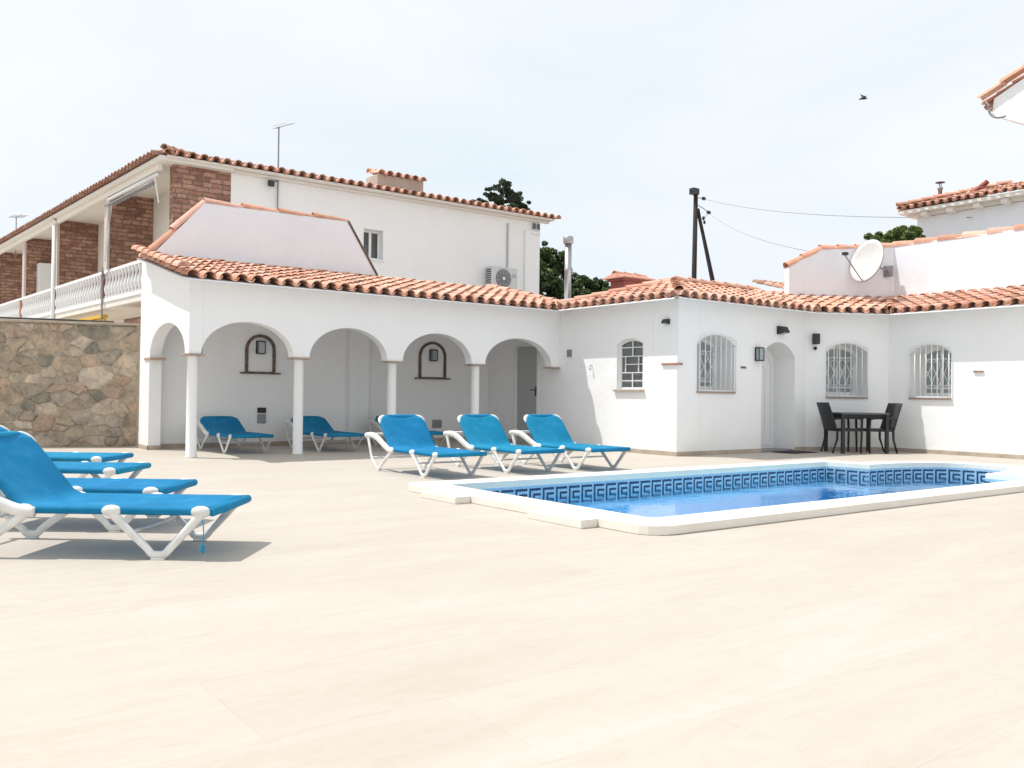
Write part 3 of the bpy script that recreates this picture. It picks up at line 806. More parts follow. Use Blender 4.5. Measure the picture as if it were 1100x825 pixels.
mb = MB(); mb.box((-.055,-.12,-.10),(.055,-.02,.10),.008); mb.build('cabinet', M['black'], t)
mb = MB(); mb.box((-.048,-.126,-.09),(.048,-.121,.09),.002); mb.build('speaker_grille', M['dark_metal'], t)
mb = MB(); mb.box((-.02,-.02,-.03),(.02,-.001,.03)); mb.build('bracket', M['dark_metal'], t)
t = thing('security_camera', 'small white dome camera with dark lens under the loudspeaker', 'camera', tuple(wEF(.16,1.985)), math.atan2(e2[1], e2[0]))
mb = MB(); mb.box((-.035,-.05,-.012),(.035,-.001,.035),.006); mb.build('base', M['white_paint'], t)
mb = MB(); mb.ellipsoid((0,-.055,-.025),(.035,.035,.035)); mb.build('lens', M['black'], t, smooth=True)
mb = MB(); mb.box((1.64,-.012,1.52),(1.78,-.002,1.555),.003,wDE.mtx(0,0)); o = mb.build('house_sign', M['thin_brick']); tag(o, 'tiny brown plaque on the wall between lantern and barred window', 'plaque')
socket(tuple(wCD(2.70,1.81)), .13, .14, M['galv'], 'vent_grille', 'small grey vent on the left face beside the last arch', 'vent', R(-90))
mb = MB(); a = wCD(3.35,1.56); mb.tube([a, a+Vector((-.05,0,0)), a+Vector((-.05,0,-.06))], .008, 6); mb.ellipsoid((a.x-.05,a.y,a.z-.07),(.018,.018,.014))
o = mb.build('wall_tap', M['galv']); tag(o, 'small metal tap on the sunlit wall left of the lattice window', 'tap')

# steel flue
t = thing('flue_pipe', 'tall stainless steel flue with round cowl behind the roof corner', 'flue', (7.80,.60,0))
mb = MB(); mb.lathe(0,0,[(.072,2.6),(.072,3.55),(.077,3.555),(.077,3.60),(.072,3.605),(.072,4.12)],20); mb.build('pipe', M['steel'], t, smooth=True)
mb = MB(); mb.lathe(0,0,[(.08,4.12),(.105,4.13),(.105,4.26),(.09,4.27)],20); mb.build('cowl', M['steel'], t, smooth=True)

# ------------------------------------------------------------------ garden wall with dish, right wing background
gw = thing('garden_wall', 'white parapet wall capped with terracotta tiles behind the right roof', 'wall')
mb = MB()
wl2 = [(11.41,-2.16),(12.02,-2.51),(12.70,-2.90),(13.4,-3.30),(13.4,-11.0)]
zt_ = [3.70,4.08,4.12,4.20,4.22]; 
vs = []; th = .22
inn = [(11.52,-1.96),(12.13,-2.31),(12.81,-2.70),(13.62,-3.17),(13.62,-11.0)]
for (x,y), (xi,yi), z in zip(wl2, inn, zt_): vs += [(x,y,2.5),(x,y,z),(xi,yi,z),(xi,yi,2.5)]
fs = []
for i in range(4):
    a = i*4; fs += [(a,a+4,a+5,a+1),(a+1,a+5,a+6,a+2),(a+2,a+6,a+7,a+3)]
fs.append((0,1,2,3))
mb.add(vs, fs); mb.build('wall', M['white_b'], gw)
mb = MB()
for i in range(4):
    a = Vector(((wl2[i][0]+inn[i][0])/2,(wl2[i][1]+inn[i][1])/2,zt_[i]-.02)); b = Vector(((wl2[i+1][0]+inn[i+1][0])/2,(wl2[i+1][1]+inn[i+1][1])/2,zt_[i+1]-.02))
    ridge(mb, a, b, .125, .42 if i < 3 else .5)
mb.build('wall_cap', M['tile'], gw, tint=True)
# dish
dish = thing('satellite_dish', 'large white satellite dish with rust stain on the parapet wall', 'satellite dish', (12.45,-3.25,3.80))
nrm = Vector((-.95,.20,.25)).normalized(); a_ = nrm.cross(Vector((0,0,1))).normalized(); b_ = a_.cross(nrm)
mb = MB(); vs = [Vector((0,0,0)) - nrm*.09]; fs = []; nr, ns = 6, 28
for i in range(1, nr+1):
    for k in range(ns):
        t = 2*math.pi*k/ns; rr = .45*i/nr
        vs.append(a_*math.cos(t)*rr*.93 + b_*math.sin(t)*rr - nrm*.09*(1-(i/nr)**2))
for k in range(ns): fs.append((0, 1+k, 1+(k+1)%ns))
for i in range(nr-1):
    for k in range(ns): fs.append((1+i*ns+k, 1+(i+1)*ns+k, 1+(i+1)*ns+(k+1)%ns, 1+i*ns+(k+1)%ns))
mb.add(vs, fs)
def dishm(nt, b):
    v = coords(nt,(9,9,2.2)); n = noise_t(nt, v, 1.1, 5)
    L(nt, ramp(nt, n, [(.60,(.66,.66,.645)), (.72,(.56,.43,.30))]), b.inputs['Base Color'])
M['dish'] = mat('dish_enamel', (.8,.8,.78), .4, build=dishm)
o = mb.build('reflector', M['dish'], dish, smooth=True); so = o.modifiers.new('s','SOLIDIFY'); so.thickness = .012
mb = MB(); mb.tube([a_*math.cos(t*2*math.pi/28)*.45*.93+b_*math.sin(t*2*math.pi/28)*.45 for t in range(29)], .010, 5, caps=False); mb.build('rim', M['galv'], dish, smooth=True)
bot = -b_*.43; tip = nrm*.62 - b_*.06
mb = MB(); mb.tube([bot*.98, bot*.9+nrm*.08, tip], .013, 6); mb.build('feed_arm', M['galv'], dish, smooth=True)
mb = MB(); mb.tube([tip, tip-nrm*.09+b_*.03], .035, 10); mb.box((tip.x-.03,tip.y-.03,tip.z-.03),(tip.x+.03,tip.y+.03,tip.z+.03),.008); mb.build('receiver', M['dark_metal'], dish)
mb = MB(); mb.tube([-nrm*.09, -nrm*.16+Vector((.1,-.1,-.08)), Vector((.80,.0,-.14))], .022, 7); mb.build('mount_arm', M['galv'], dish)
mb = MB(); mb.box((.74,-.12,-.26),(.80,.10,-.03),.01); mb.build('mount_plate', M['galv'], dish)
mb = MB(); mb.tube(catmull([(.80,-.04,-.26),(.81,-.09,-.42),(.82,-.12,-.60)],5), .008, 5); mb.build('cable', M['white_paint'], dish)

# ------------------------------------------------------------------ houses behind on the right
hb = thing('villa', 'white villa with tiled eaves on corbels beyond the parapet wall at right', 'house', (0,0,0))
mb = MB(); mb.box((20.35,-14,0),(30,-.0,6.2)); mb.build('wall', M['white_b'], hb)
mb = MB(); tile_face(mb, (19.95,.42), (0,-1), (1,0), 14, 6.42, .28, 2.2)
tile_face(mb, (19.95,.42), (1,0), (0,-1), 6, 6.42, .28, 1.2, keep=lambda s, r: s > r)
ridge(mb, (19.97,.40,6.55),(22.1,-1.75,6.55+.28*2.15),.09)
for dy, ln in ((-1.1,.4),(-3.55,.62),(-3.95,.70)): 
    mb.cur = (.30,.10,.08); half_tile(mb, Vector((21.3+ln*.2,dy,6.86)), Vector((1,0,0)), Vector((.3,-.72,.62)).normalized(), Vector((0,.5,.8)).normalized(), .10,.10,ln*1.1)
mb2 = mb.build('roof', M['tile'], hb, tint=True)
mb = MB(); mb.box((19.98,-14,6.30),(30,.38,6.40)); mb.box((20.2,-14,6.21),(30,.2,6.298)); mb.build('eaves', M['cream'], hb)
for k in range(14):
    mb = MB(); y = -.35-k*.72; mb.box((20.03,y-.09,6.16),(20.345,y+.09,6.297),.02)
    mb.build('corbel', M['cream'], hb)
mb = MB(); mb.lathe(20.9,-.37,[(.055,6.4),(.055,7.02),(.075,7.025),(.075,7.09)],14); fp = mb.build('flue', M['galv'], hb, smooth=True)
mb = MB(); mb.lathe(20.9,-.37,[(.13,7.22),(.13,7.235),(.03,7.25)],14); mb.tube([(20.85,-.37,7.05),(20.85,-.37,7.22)],.012,5); mb.tube([(20.95,-.37,7.05),(20.95,-.37,7.22)],.012,5); mb.build('flue_cap', M['dark_metal'], fp)

nh = thing('tiled_house', 'low house showing only its terracotta roof beside the parapet', 'house')
mb = MB(); mb.box((15.5,-.6,0),(26,8,3.36)); mb.build('wall', M['white_b'], nh)
mb = MB(); tile_face(mb, (15.2,-.9), (1,0), (0,1), 9, 3.38, .26, 2.4, dark=.12); tile_face(mb, (15.2,8), (0,-1), (1,0), 8.9, 3.38, .26, 2.4, dark=.12, keep=lambda s,r: 0<=s<=8.9-r)
mb.build('roof', M['tile'], nh, tint=True)

# nearby gable poking into the frame at upper right
cg = thing('gable_house', 'white gable corner with tiled verge and gutter at the upper right edge', 'house')
P = Seg((12.6,-5.60),(12.6,-12))      # travels toward the camera's right
mb = MB(); plate([[(.02,6.22),(.06,6.50),(3.4,8.05),(6.2,6.6),(6.2,5.2),(.9,5.75),(.30,6.06)]], P, .4, mb)
mb.build('gable_wall', M['white'], cg)
mb = MB(); mb.box((13.001,-12,0),(18,-7.2,6.0)); mb.build('wall', M['white'], cg)
mb = MB(); ridge(mb, (12.58,-5.42,6.53), (12.58,-9.0,8.18), .10, .42)
tile_face(mb, (12.64,-5.42), (1,0), (0,-1), 3, 6.42, .46, 3.6)
mb.build('roof', M['tile'], cg, tint=True)
mb = MB(); mb.tube(catmull([(12.5,-5.56,6.44),(12.5,-5.62,6.34),(12.5,-5.63,6.22),(12.5,-5.74,6.12),(12.5,-5.90,6.10)],5), .022, 7); mb.build('gutter_pipe', M['galv'], cg, smooth=True)

# ------------------------------------------------------------------ two-storey apartment building on the left
ab = thing('apartment_building', 'long two-storey building with brick partitions, balconies and tiled eaves', 'building')
BY = 5.62; BX0, BX1 = 1.31, 11.04; ez = 5.72
dl = Vector((-1.1/15.84, 15.8/15.84))
def LP(t, off, z): return Vector((1.12+dl.x*t+off, 5.45+dl.y*t, z))
mb = MB()
fs_ = Seg((BX0+1.2,BY),(BX1,BY)); wo = BX0+1.2
wv = [(5.70-wo,4.20),(6.22-wo,4.20),(6.22-wo,4.90),(5.70-wo,4.90)]
plate([[(0,0),(fs_.len,0),(fs_.len,ez),(0,ez)], list(reversed(wv))], fs_, .3, mb, caps=[3])
mb.box((BX1-.3,BY+.302,0),(BX1-.0,16,ez))
mb.box((10.50,BY-.05,0),(11.0,BY-.002,5.45),.01)      # pilaster at the right end
mb.build('wall', M['grey_wall'], ab)
mb = MB()   # recessed facade behind the balconies
a = LP(.5,1.05,0); b = LP(26,1.05,0)
mb.add([(a.x,a.y,0),(b.x,b.y,0),(b.x,b.y,ez),(a.x,a.y,ez)], [(0,3,2,1)])
mb.build('facade_wall', M['cream'], ab)
mb = MB(); mb.box((BX0,BY,2.9),(BX0+1.2,BY+.28,ez-.02)); mb.build('brick_partition', M['brick'], ab)
mb = MB()
def lbox(mb, t0, t1, o0, o1, z0, z1):
    v = [LP(t0,o0,z0),LP(t0,o1,z0),LP(t1,o1,z0),LP(t1,o0,z0),LP(t0,o0,z1),LP(t0,o1,z1),LP(t1,o1,z1),LP(t1,o0,z1)]
    mb.add(v, [(0,1,2,3),(4,7,6,5),(0,4,5,1),(1,5,6,2),(2,6,7,3),(3,7,4,0)])
for t in (3.95, 8.5, 12.4, 16.3, 20.5):
    mb = MB(); lbox(mb, t, t+.22, .06, 1.045, 3.05, ez-.02); mb.build('brick_partition', M['brick'], ab)
    mb = MB(); lbox(mb, t-.02, t+.24, -.0, .058, 3.0, ez-.02); mb.build('partition_edge', M['pink'], ab)
    mb = MB(); lbox(mb, t+.0, t+.22, -.06, -.003, 3.1, 3.74); mb.build('rail_pier', M['rust_brick'], ab)
mb = MB(); lbox(mb, 0, 25, -.05, 1.395, 2.92, 3.06); mb.build('balcony_slab', M['cream'], ab)
mb = MB(); lbox(mb, -.02, 25, -.14, 1.39, ez-.02+.0, ez+.08); lbox(mb, .3, 25, -.06, .02, ez-.16, ez-.021); mb.build('soffit', M['cream'], ab)
mb = MB(); lbox(mb, .1, 25, -.075, .03, 3.74, 3.81); mb.build('handrail', M['sidewhite'], ab)
mb = MB(); lbox(mb, .1, 25, -.07, -.02, 3.061, 3.16); mb.build('balcony_kerb', M['sidewhite'], ab)
# balusters (turned), one part each for the bays in view
nb = 0
t = .25
while t < 16 and nb < 96:
    inside = any(abs(t-(q+.11)) < .14 for q in (3.95,8.5,12.4,16.3))
    if not inside:
        p = LP(t, -.03, 0); mb = MB()
        mb.lathe(p.x, p.y, [(.045,3.16),(.045,3.19),(.026,3.22),(.060,3.32),(.062,3.38),(.032,3.50),(.024,3.58),(.038,3.66),(.045,3.70),(.045,3.74)], 8)
        mb.build('baluster', M['sidewhite'], ab, smooth=True); nb += 1
    t += .235
# downpipe and posts
for t_ in (8.4,):
    mb = MB(); p = LP(t_, -.10, 0); mb.lathe(p.x, p.y, [(.055,.0),(.055,5.5)], 10); mb.tube([(p.x,p.y,5.48),(p.x+.02,p.y-.02,5.6),(p.x-.02,p.y-.0,5.72)], .055, 8); mb.build('downpipe', M['white_paint'], ab, smooth=True)
mb = MB(); p = LP(3.9,-.10,0); mb.lathe(p.x,p.y,[(.022,0),(.022,3.9)],8); mb.build('downpipe', M['galv'], ab)
# roof
mb = MB()
tile_face(mb, (BX0-.30,BY-.30), (1,0), (0,1), BX1-BX0+.75, ez+.09, .16, 1.1, keep=None, dark=.06)
O = LP(-.15,-.22,0)
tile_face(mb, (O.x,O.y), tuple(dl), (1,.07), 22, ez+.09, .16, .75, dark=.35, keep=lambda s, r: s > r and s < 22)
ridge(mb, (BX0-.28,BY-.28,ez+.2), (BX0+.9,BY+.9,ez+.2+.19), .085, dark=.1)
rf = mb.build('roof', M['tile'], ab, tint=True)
mb = MB(); z = ez+.095
mb.add([(BX0-.2,BY-.2,z),(BX1+.35,BY-.2,z),(BX1+.35,16,z),(-.4,28,z),(6.0,10,z+.75),(8,9,z+.7),(5,9,z+.7)],[(0,1,5,6),(1,2,5),(0,6,4,3),(6,5,2,4),(4,2,3)]); 
mb.add([(BX0-.12,BY-.12,z-.05),(BX1+.2,BY-.12,z-.05),(BX1+.2,BY+.3,z-.05),(BX0-.12,BY+.3,z-.05)],[(0,1,2,3)]); 
mb.box((BX0-.1,BY-.1,ez-.019+.0),(BX1+.25,BY-.001,ez+.04),.01); mb.box((BX0-.2,BY-.25,ez+.042),(BX1+.3,BY+.1,ez+.093))
mb.build('roof_deck', M['cream'], rf)
# chimney on that roof
mb = MB(); mb.box((6.34,6.18,5.6),(7.66,6.8,6.42),.015); ch = mb.build('chimney', M['chim'], rf)
mb = MB(); tile_face(mb, (6.30,6.12), (1,0), (0,1), 1.40, 6.40, .2, .55); ridge(mb, (6.3,6.62,6.53),(7.74,6.62,6.53),.09); mb.build('chimney_cap', M['tile'], ch, tint=True)
# window of the long wall
sg = fs_; m4 = sg.mtx(0,0); s0, s1 = 5.70-wo, 6.22-wo
mb = MB(); o_ = [(s0+.001,4.201),(s1-.001,4.201),(s1-.001,4.899),(s0+.001,4.899)]; i_ = [(s0+.05,4.25),(s1-.05,4.25),(s1-.05,4.85),(s0+.05,4.85)]
plate([o_, list(reversed(i_))], lambda u,v,d: sg(u,v,.18+d), .05, mb); mb.box(((s0+s1)/2-.03,.17,4.25),((s0+s1)/2+.03,.22,4.85),0,m4); fr = mb.build('window', M['white_paint'], ab)
mb = MB(); mb.box((s0+.05,.205,4.25),(s1-.05,.215,4.85),0,m4); mb.build('pane', M['dark_glass'], fr)
mb = MB(); mb.box((s0-.03,-.04,4.16),(s1+.03,-.002,4.198),.004,m4); mb.build('sill', M['grey_wall'], fr)
# conduit, box, vents
mb = MB(); mb.tube([(9.93,BY-.03,4.3),(9.93,BY-.03,5.55)], .022, 8); mb.build('conduit', M['grey_door'], ab)
for x in (10.80, 10.95):
    mb = MB(); mb.box((x-.045,BY-.062,5.50),(x+.045,BY-.052,5.66)); mb.build('vent_opening', M['dark_glass'], ab)
mb = MB(); mb.box((10.70,BY-.09,5.36),(11.0,BY-.052,5.40),.004); mb.build('ledge', M['grey_wall'], ab)
# balcony cabinet and things on the balcony
mb = MB(); v = [8.0]; lbox(mb, 12.0, 12.39, .35, 1.25, 3.062, 4.9); o = mb.build('storage_cabinet', M['white_paint']); tag(o, 'tall pale storage cabinet on the balcony against a brick partition', 'cabinet')
# ground floor openings under the balcony
mb = MB(); lbox(mb, .6, 3.7, 1.2, 1.39, 0, 2.9); mb.build('ground_floor_wall', M['cream'], ab)
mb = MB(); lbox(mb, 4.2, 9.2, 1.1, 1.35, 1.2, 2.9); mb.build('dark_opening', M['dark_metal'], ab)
mb = MB(); lbox(mb, 1.6, 2.9, .10, .5, 2.25, 2.62); o = mb.build('brick_block', M['brick'], ab)
t = thing('awning', 'rolled yellow awning hanging under the balcony edge behind the stone wall', 'awning')
mb = MB(); lbox(mb, 4.1, 8.2, -.02, .10, 2.72, 2.80); mb.build('awning_roll', M['yellow'], t)
mb = MB(); lbox(mb, 4.1, 8.2, .0, .06, 2.62, 2.70); mb.build('valance', M['yellow'], t)
# retracted awning frame on the upper balcony
t = thing('folding_awning', 'white folding awning frame under the upper eaves beside the brick corner', 'awning')
mb = MB(); mb.tube([LP(.45,-.02,ez-.22), LP(3.85,-.02,ez-.22)], .045, 8); mb.build('roller', M['white_paint'], t, smooth=True)
mb = MB(); mb.tube([LP(.5,-.10,ez-.38), LP(3.8,-.10,ez-.38)], .022, 8); mb.build('front_bar', M['galv'], t, smooth=True)
mb = MB(); fv = []; ff = []
for k in range(45):
    q = LP(.55+k*.074,-.05,0); fv += [(q.x,q.y,ez-.38),(q.x,q.y,ez-(.46 if k%2 else .41))]
for k in range(44): ff.append((2*k,2*k+2,2*k+3,2*k+1))
mb.add(fv, ff)
mb.build('fringe', M['galv'], t)
mb = MB(); mb.tube(catmull([LP(.55,-.05,ez-.25), LP(.52,-.02,ez-.5), LP(.5,.02,ez-.8)],5), .016, 6); mb.tube([LP(3.7,-.05,ez-.25), LP(3.72,-.1,ez-1.7), LP(3.45,-.05,ez-.35)], .018, 6); mb.build('folding_arm', M['white_paint'], t)
mb = MB(); mb.tube(catmull([LP(3.4,-.1,ez-.4), LP(3.4,-.1,ez-1.8), LP(3.42,-.1,ez-1.95), LP(3.9,-.1,ez-2.15)],4), .012, 5); mb.build('crank_rod', M['galv'], t)

# AC unit
t = thing('air_conditioner', 'outdoor air conditioner with round fan on the upper white wall', 'air conditioner', (9.62,BY,3.72))
mb = MB(); mb.box((-.42,-.34,0),(.42,-.04,.60),.015); mb.build('casing', M['ac'], t)
mb = MB(); mb.tube([(-.05,-.345,.30),(-.05,-.352,.30)], .24, 28); mb.build('fan_recess', M['grey_door'], t)
mb = MB()
for rr in (.05,.10,.145,.19,.235): mb.tube([(-.05+rr*math.cos(k*math.pi/14),-.36,.30+rr*math.sin(k*math.pi/14)) for k in range(29)], .005, 4, caps=False)
for k in range(10): mb.tube([(-.05,-.362,.30),(-.05+.235*math.cos(k*math.pi/5),-.362,.30+.235*math.sin(k*math.pi/5))], .005, 4)
mb.build('fan_guard', M['dark_metal'], t)
mb = MB(); mb.tube([(-.05,-.364,.30),(-.05,-.372,.30)], .045, 14); mb.build('fan_hub', M['white_paint'], t)
mb = MB(); mb.box((.24,-.346,.34),(.36,-.341,.44)); mb.build('badge', M['grey_door'], t)
mb = MB()
for k in range(9): mb.box((-.426,-.31,.06+k*.055),(-.421,-.08,.06+k*.055+.03))
mb.build('side_louvres', M['dark_metal'], t)
for sx in (-.3,.3):
    mb = MB(); mb.box((sx-.02,-.36,-.04),(sx+.02,-.001,-.002)); mb.box((sx-.02,-.03,-.3),(sx+.02,-.001,-.04)); mb.build('bracket', M['galv'], t)

# antennas
def antenna(name, base, h, label, head=0.45, rz=0, small=False):
    t = thing(name, label, 'antenna', base, rz)
    mb = MB(); mb.tube([(0,0,0),(0,0,h)], .018, 7); mb.build('mast', M['galv'], t)
    mb = MB(); z = h-.03; mb.tube([(-.08,0,z-.02),(head,0,z+.20)], .014, 6)
    for k in range(8 if not small else 4):
        x = -.02+k*(head/(8 if not small else 4)); zz = z-.02+.22*(x+.08)/(head+.08); l = .16 if not small else .30
        mb.tube([(x,-l,zz),(x,l,zz)], .008, 4); 
        if k < 3: mb.tube([(x,-l,zz+.06),(x,l,zz+.06)], .005, 4)
    mb.build('antenna_head', M['galv'], t)
    return t
t = antenna('television_antenna', (3.54,BY-.06,4.9), 1.99, 'thin mast with television antenna fixed to the upper white wall', .38, R(20))
mb = MB(); mb.tube([(0,0,.78),(-.17,0,.74)], .012, 5); mb.box((-.26,-.05,.62),(-.14,.04,.75),.01); mb.build('side_bracket', M['dark_metal'], t)
antenna('roof_antenna', (.43,21.0,5.4), 1.45, 'small antenna above the far left end of the balcony roof', .35, R(50), True)

# ------------------------------------------------------------------ flagstone wall
sw = thing('stone_wall', 'rough flagstone boundary wall in brown and ochre left of the arcade', 'wall')
s_ = Seg((-9.4,6.77),(.06,3.19)); LN = s_.len
mb = MB(); m4 = s_.mtx(0,0); mb.box((0,.02,0),(LN,.34,2.13),0,m4); mb.build('wall_core', M['mortar'], sw)
def clip(poly, px, py, nx, ny):
    out = []; n = len(poly)
    for i in range(n):
        a = poly[i]; b = poly[(i+1)%n]; da = (a[0]-px)*nx+(a[1]-py)*ny; db = (b[0]-px)*nx+(b[1]-py)*ny
        if da <= 0: out.append(a)
        if da*db < 0: t = da/(da-db); out.append((a[0]+(b[0]-a[0])*t, a[1]+(b[1]-a[1])*t))
    return out
rs = random.Random(11); U0 = LN-5.0
seeds = []
tries = 0
while tries < 3000:
    tries += 1; p = (rs.uniform(U0,LN), rs.uniform(0,2.13)); md = rs.choice([.13,.20,.27,.35,.42])
    if all((p[0]-q[0])**2*.72+(p[1]-q[1])**2*1.35 > ((md+q[2])/2)**2 for q in seeds): seeds.append((p[0],p[1],md))
smb = MB()
pal = [(.36,.29,.22),(.40,.33,.255),(.44,.37,.295),(.33,.27,.21),(.40,.29,.215),(.36,.315,.26),(.46,.395,.32),(.31,.265,.21),(.42,.315,.24),(.38,.325,.25)]
for i, a in enumerate(seeds):
    poly = [(U0,0.01),(LN,0.01),(LN,2.12),(U0,2.12)]
    for j, b in enumerate(seeds):
        if i == j: continue
        dx, dy = (b[0]-a[0])*.72, (b[1]-a[1])*1.35; d2 = math.hypot(b[0]-a[0], b[1]-a[1])
        if d2 > .9: continue
        # weighted anisotropic bisector
        w = .5+.12*(a[2]-b[2])/.2
        mx, my = a[0]+(b[0]-a[0])*w, a[1]+(b[1]-a[1])*w
        l = math.hypot(dx,dy); g = .004
        poly = clip(poly, mx-dx/l*g, my-dy/l*g, dx/l, dy/l)
        if len(poly) < 3: break
    if len(poly) < 3: continue
    # irregular outline
    pts = []
    n = len(poly); cx = sum(p[0] for p in poly)/n; cy = sum(p[1] for p in poly)/n
    for k in range(n):
        p, q = poly[k], poly[(k+1)%n]; ln = math.hypot(q[0]-p[0], q[1]-p[1])
        if ln < .015: continue
        m = max(1, int(ln/.06))
        for h in range(m):
            t = (h+.12 if h == 0 else h)/m; x = p[0]+(q[0]-p[0])*t; y = p[1]+(q[1]-p[1])*t
            nz = noise.noise(Vector((x*11, y*11, 3.1)))*.042+noise.noise(Vector((x*30, y*30, 9)))*.012; dx, dy = x-cx, y-cy; l = math.hypot(dx,dy)+1e-6
            pts.append((x+dx/l*(nz-.004), y+dy/l*(nz-.004)))
    if len(pts) < 3: continue
    dep = rs.uniform(.008,.035); tlt = (rs.uniform(-.06,.06), rs.uniform(-.06,.06)); col = rs.choice(pal); kk = rs.uniform(.98,1.28); smb.cur = tuple(c*kk for c in col)
    if rs.random() < .05: smb.cur = (.24,.225,.185)
    N0 = len(pts); vs = []
    for ring, (sc, dd) in enumerate(((1.04,-.0),(1.0,.35),(.90,.85),(.55,1.0))):
        for (x,y) in pts:
            xx, yy = cx+(x-cx)*sc, cy+(y-cy)*sc
            d = -(dep*dd + (tlt[0]*(xx-cx)+tlt[1]*(yy-cy))*(1 if ring>0 else 0) + (noise.noise(Vector((xx*6,yy*6,1)))*.012 if ring>1 else 0)) + .02
            vs.append(s_(xx,yy,d))
    vs.append(s_(cx,cy,-dep+.02))
    fs = []
    for ring in range(3):
        for k in range(N0): fs.append((ring*N0+k, ring*N0+(k+1)%N0, (ring+1)*N0+(k+1)%N0, (ring+1)*N0+k))
    for k in range(N0): fs.append((3*N0+k, 3*N0+(k+1)%N0, 4*N0))
    smb.add(vs, fs)
smb.build('stones', M['stone'], sw, tint=True)
mb = MB(); mb.box((0,-.03,2.131),(LN,.37,2.175),.008,m4); mb.build('coping', M['skirting'], sw)
mb = MB(); mb.tube([m4@Vector((U0-2,.1,2.22)), m4@Vector((LN-1.2,.1,2.20)), m4@Vector((LN-.4,.1,2.19))], .018, 6); o = mb.build('pipe', M['dark_metal']); tag(o, 'dark thin pipe lying along the top of the flagstone wall', 'pipe')

